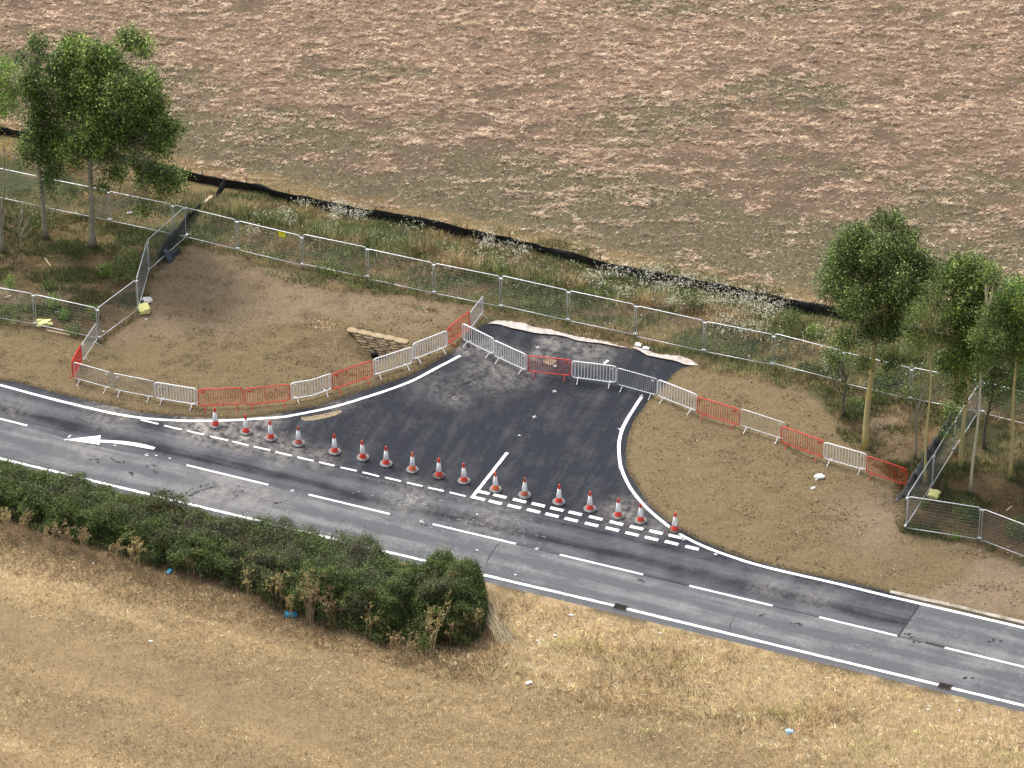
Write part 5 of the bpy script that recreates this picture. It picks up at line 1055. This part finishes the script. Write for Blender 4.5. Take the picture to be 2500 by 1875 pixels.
# ------------------------------------------------------------------ dried weeds and fallen stalks along the hedge
def dried(loc, h, n, lab, gold=True, spread=.5):
    root = empty('dried_weed', (*loc, hz(*loc)), label=lab, cat='dried plant', group='dried weeds along the hedge')
    b = MB(); heads = []
    for _ in range(n):
        a = random.uniform(0, 6.28); hh = h*random.uniform(.6, 1.05); ln = random.uniform(.05, .35)*spread*2; p0 = Vector((random.gauss(0, .10), random.gauss(0, .08), 0)); p1 = p0+Vector((math.cos(a)*ln*hh*.3, math.sin(a)*ln*hh*.3, hh*.55)); p2 = p0+Vector((math.cos(a)*ln*hh, math.sin(a)*ln*hh, hh))
        b.tube([p0, p1, p2], [.012, .009, .005], 4, cap=False)
        for _k in range(5):
            t = random.uniform(.45, 1); q = p1.lerp(p2, (t-.45)/.55); e = q+Vector((random.uniform(-.22, .22), random.uniform(-.18, .18), random.uniform(.08, .28))); b.tube([q, e], [.006, .004], 3, cap=False); heads += [e.lerp(q, random.random()*.5) for _z in range(10)]
    b.build('stems', M_STALK, root)
    q = np.array([tuple(e) for e in heads])+rng.normal(0, .035, (len(heads), 3))
    link('foliage', leafmesh('foliage', q, .034, [CS(168, 150, 104), CS(142, 118, 82), CS(182, 166, 122), CS(124, 120, 78)] if gold else [CS(124, 98, 72), CS(156, 136, 106)], [3, 2, 2, 1.5] if gold else [1, 1]), M_GRASS, root)  # these quads are the dried seed heads on the stems, not leaves
M_STALK = plain('dry_stalk', tuple(s2l(206, 182, 140, KALB)), .85, dirt=tuple(s2l(150, 122, 84, KALB)), dirt_amt=1)
for k, x, y, h, n, g, lab in (('b4', 530, 790, 2.0, 11, True, 'largest clump of golden dried weeds in front of the hedge'), ('b4', 290, 690, 1.6, 6, True, 'golden dried weeds left of the largest clump'), ('b4', 720, 840, 1.6, 6, False, 'reddish dried weeds right of the largest clump'), ('b4', 60, 640, 1.5, 3, True, 'thin bent dried stalks in front of the middle hedge'), ('b4', 400, 760, 1.1, 4, True, 'short dried weeds just left of the largest clump'), ('b4', 985, 930, 1.3, 2, True, 'single golden stalk left of the hedge end'), ('b4', 1100, 930, 1.3, 2, True, 'single greenish stalk near the hedge end'),
                              ('b4', 1470, 1080, 2.2, 7, True, 'tall golden dried weeds in front of the end bush'), ('b4', 1640, 980, 1.0, 4, False, 'short rusty weeds under the end bush'), ('b4', 1800, 900, 1.3, 6, True, 'pale dried weeds right of the end bush'), ('b4', 1190, 1060, 1.0, 5, False, 'dark red dock stems at the gap before the end bush'), ('b4', 1280, 1090, .9, 4, False, 'dark red dock stems below the gap'),
                              ('b1', 110, 1395, 1.0, 5, True, 'dried weeds at the far left of the hedge foot'), ('b1', 450, 1500, 1.0, 5, False, 'pale bare stalks at the left hedge foot'), ('b1', 690, 1520, 1.0, 5, False, 'pale bare stalks right of the left pair'), ('b1', 1100, 1659, 1.3, 7, True, 'golden dried weeds in the middle left of the hedge foot'), ('b1', 220, 1410, .8, 4, False, 'short brown weeds at the left hedge foot'), ('b1', 560, 1500, .8, 4, False, 'brown weeds between pale stalks at the left hedge foot'), ('b1', 950, 1600, .8, 4, False, 'low brown weeds left of the golden clump'),
                              ('b6', 1290, 290, .9, 4, False, 'bare curved stalks below the middle of the hedge'), ('b4', 2010, 880, 1.0, 4, False, 'thin upright stalks in the verge right of the fallen ones')):
    q_ = W(k, x, y)
    if y > 0 and k != 'b6': q_ = along(q_, 0, -.55)
    dried(q_, h*1.35, int(n*1.5), lab, g)
# brown twiggy litter band under the hedge front
def f_hb(x, y):
    v = -vrd(x, y); u = urd(x, y); return np.where((u < 3.5) & (u > -60) & (v > 3.6+0*u) & (v < 6.6+1.4*fbm(x, y, 2, s=4)), .8, 0)
x, y = sample(170000, -HALF-2, 4, -22, 4, f_hb); n = len(x)
prop(blades('hedge_bottom_litter', np.stack([x, y], 1), height(x, y), rng.uniform(.08, .42, n), rng.uniform(.010, .024, n), rng.uniform(.3, 1.5, n), rng.uniform(0, 6.28, n), pick(n, [CS(150, 118, 84), CS(190, 160, 118), CS(116, 90, 64), CS(206, 178, 132), CS(84, 92, 46)], [3, 2.5, 2.5, 1.6, .9], .15), M_GRASS), 'tangled dead stems and grass along the foot of the hedge', 'dead stems', kind='stuff')
root = empty('fallen_stalks', (*W('b4', 1900, 960), 0), label='bundle of long pale stalks fallen over in the verge right of the bush', cat='dead stalks')
b = MB(); ox, oy = W('b4', 1860, 960)
for k in range(60):
    a = W('b4', random.gauss(1990, 55), random.gauss(1040, 25)); c = W('b4', random.gauss(1810, 50), random.gauss(800, 60)); t = random.uniform(.55, 1)
    A_ = Vector((a[0]-ox, a[1]-oy, .04)); B_ = Vector((c[0]-ox, c[1]-oy, .0)); B_ = A_.lerp(B_, t); B_.z = random.uniform(.15, .7); M_ = A_.lerp(B_, .5)+Vector((random.uniform(-.1, .1), 0, .12)); b.tube([A_, M_, B_], [.013, .011, .006], 4, cap=False)
b.build('stalks', plain('pale_stalk', tuple(s2l(232, 212, 170, KALB)), .8), root)
print('objects', len(bpy.data.objects))
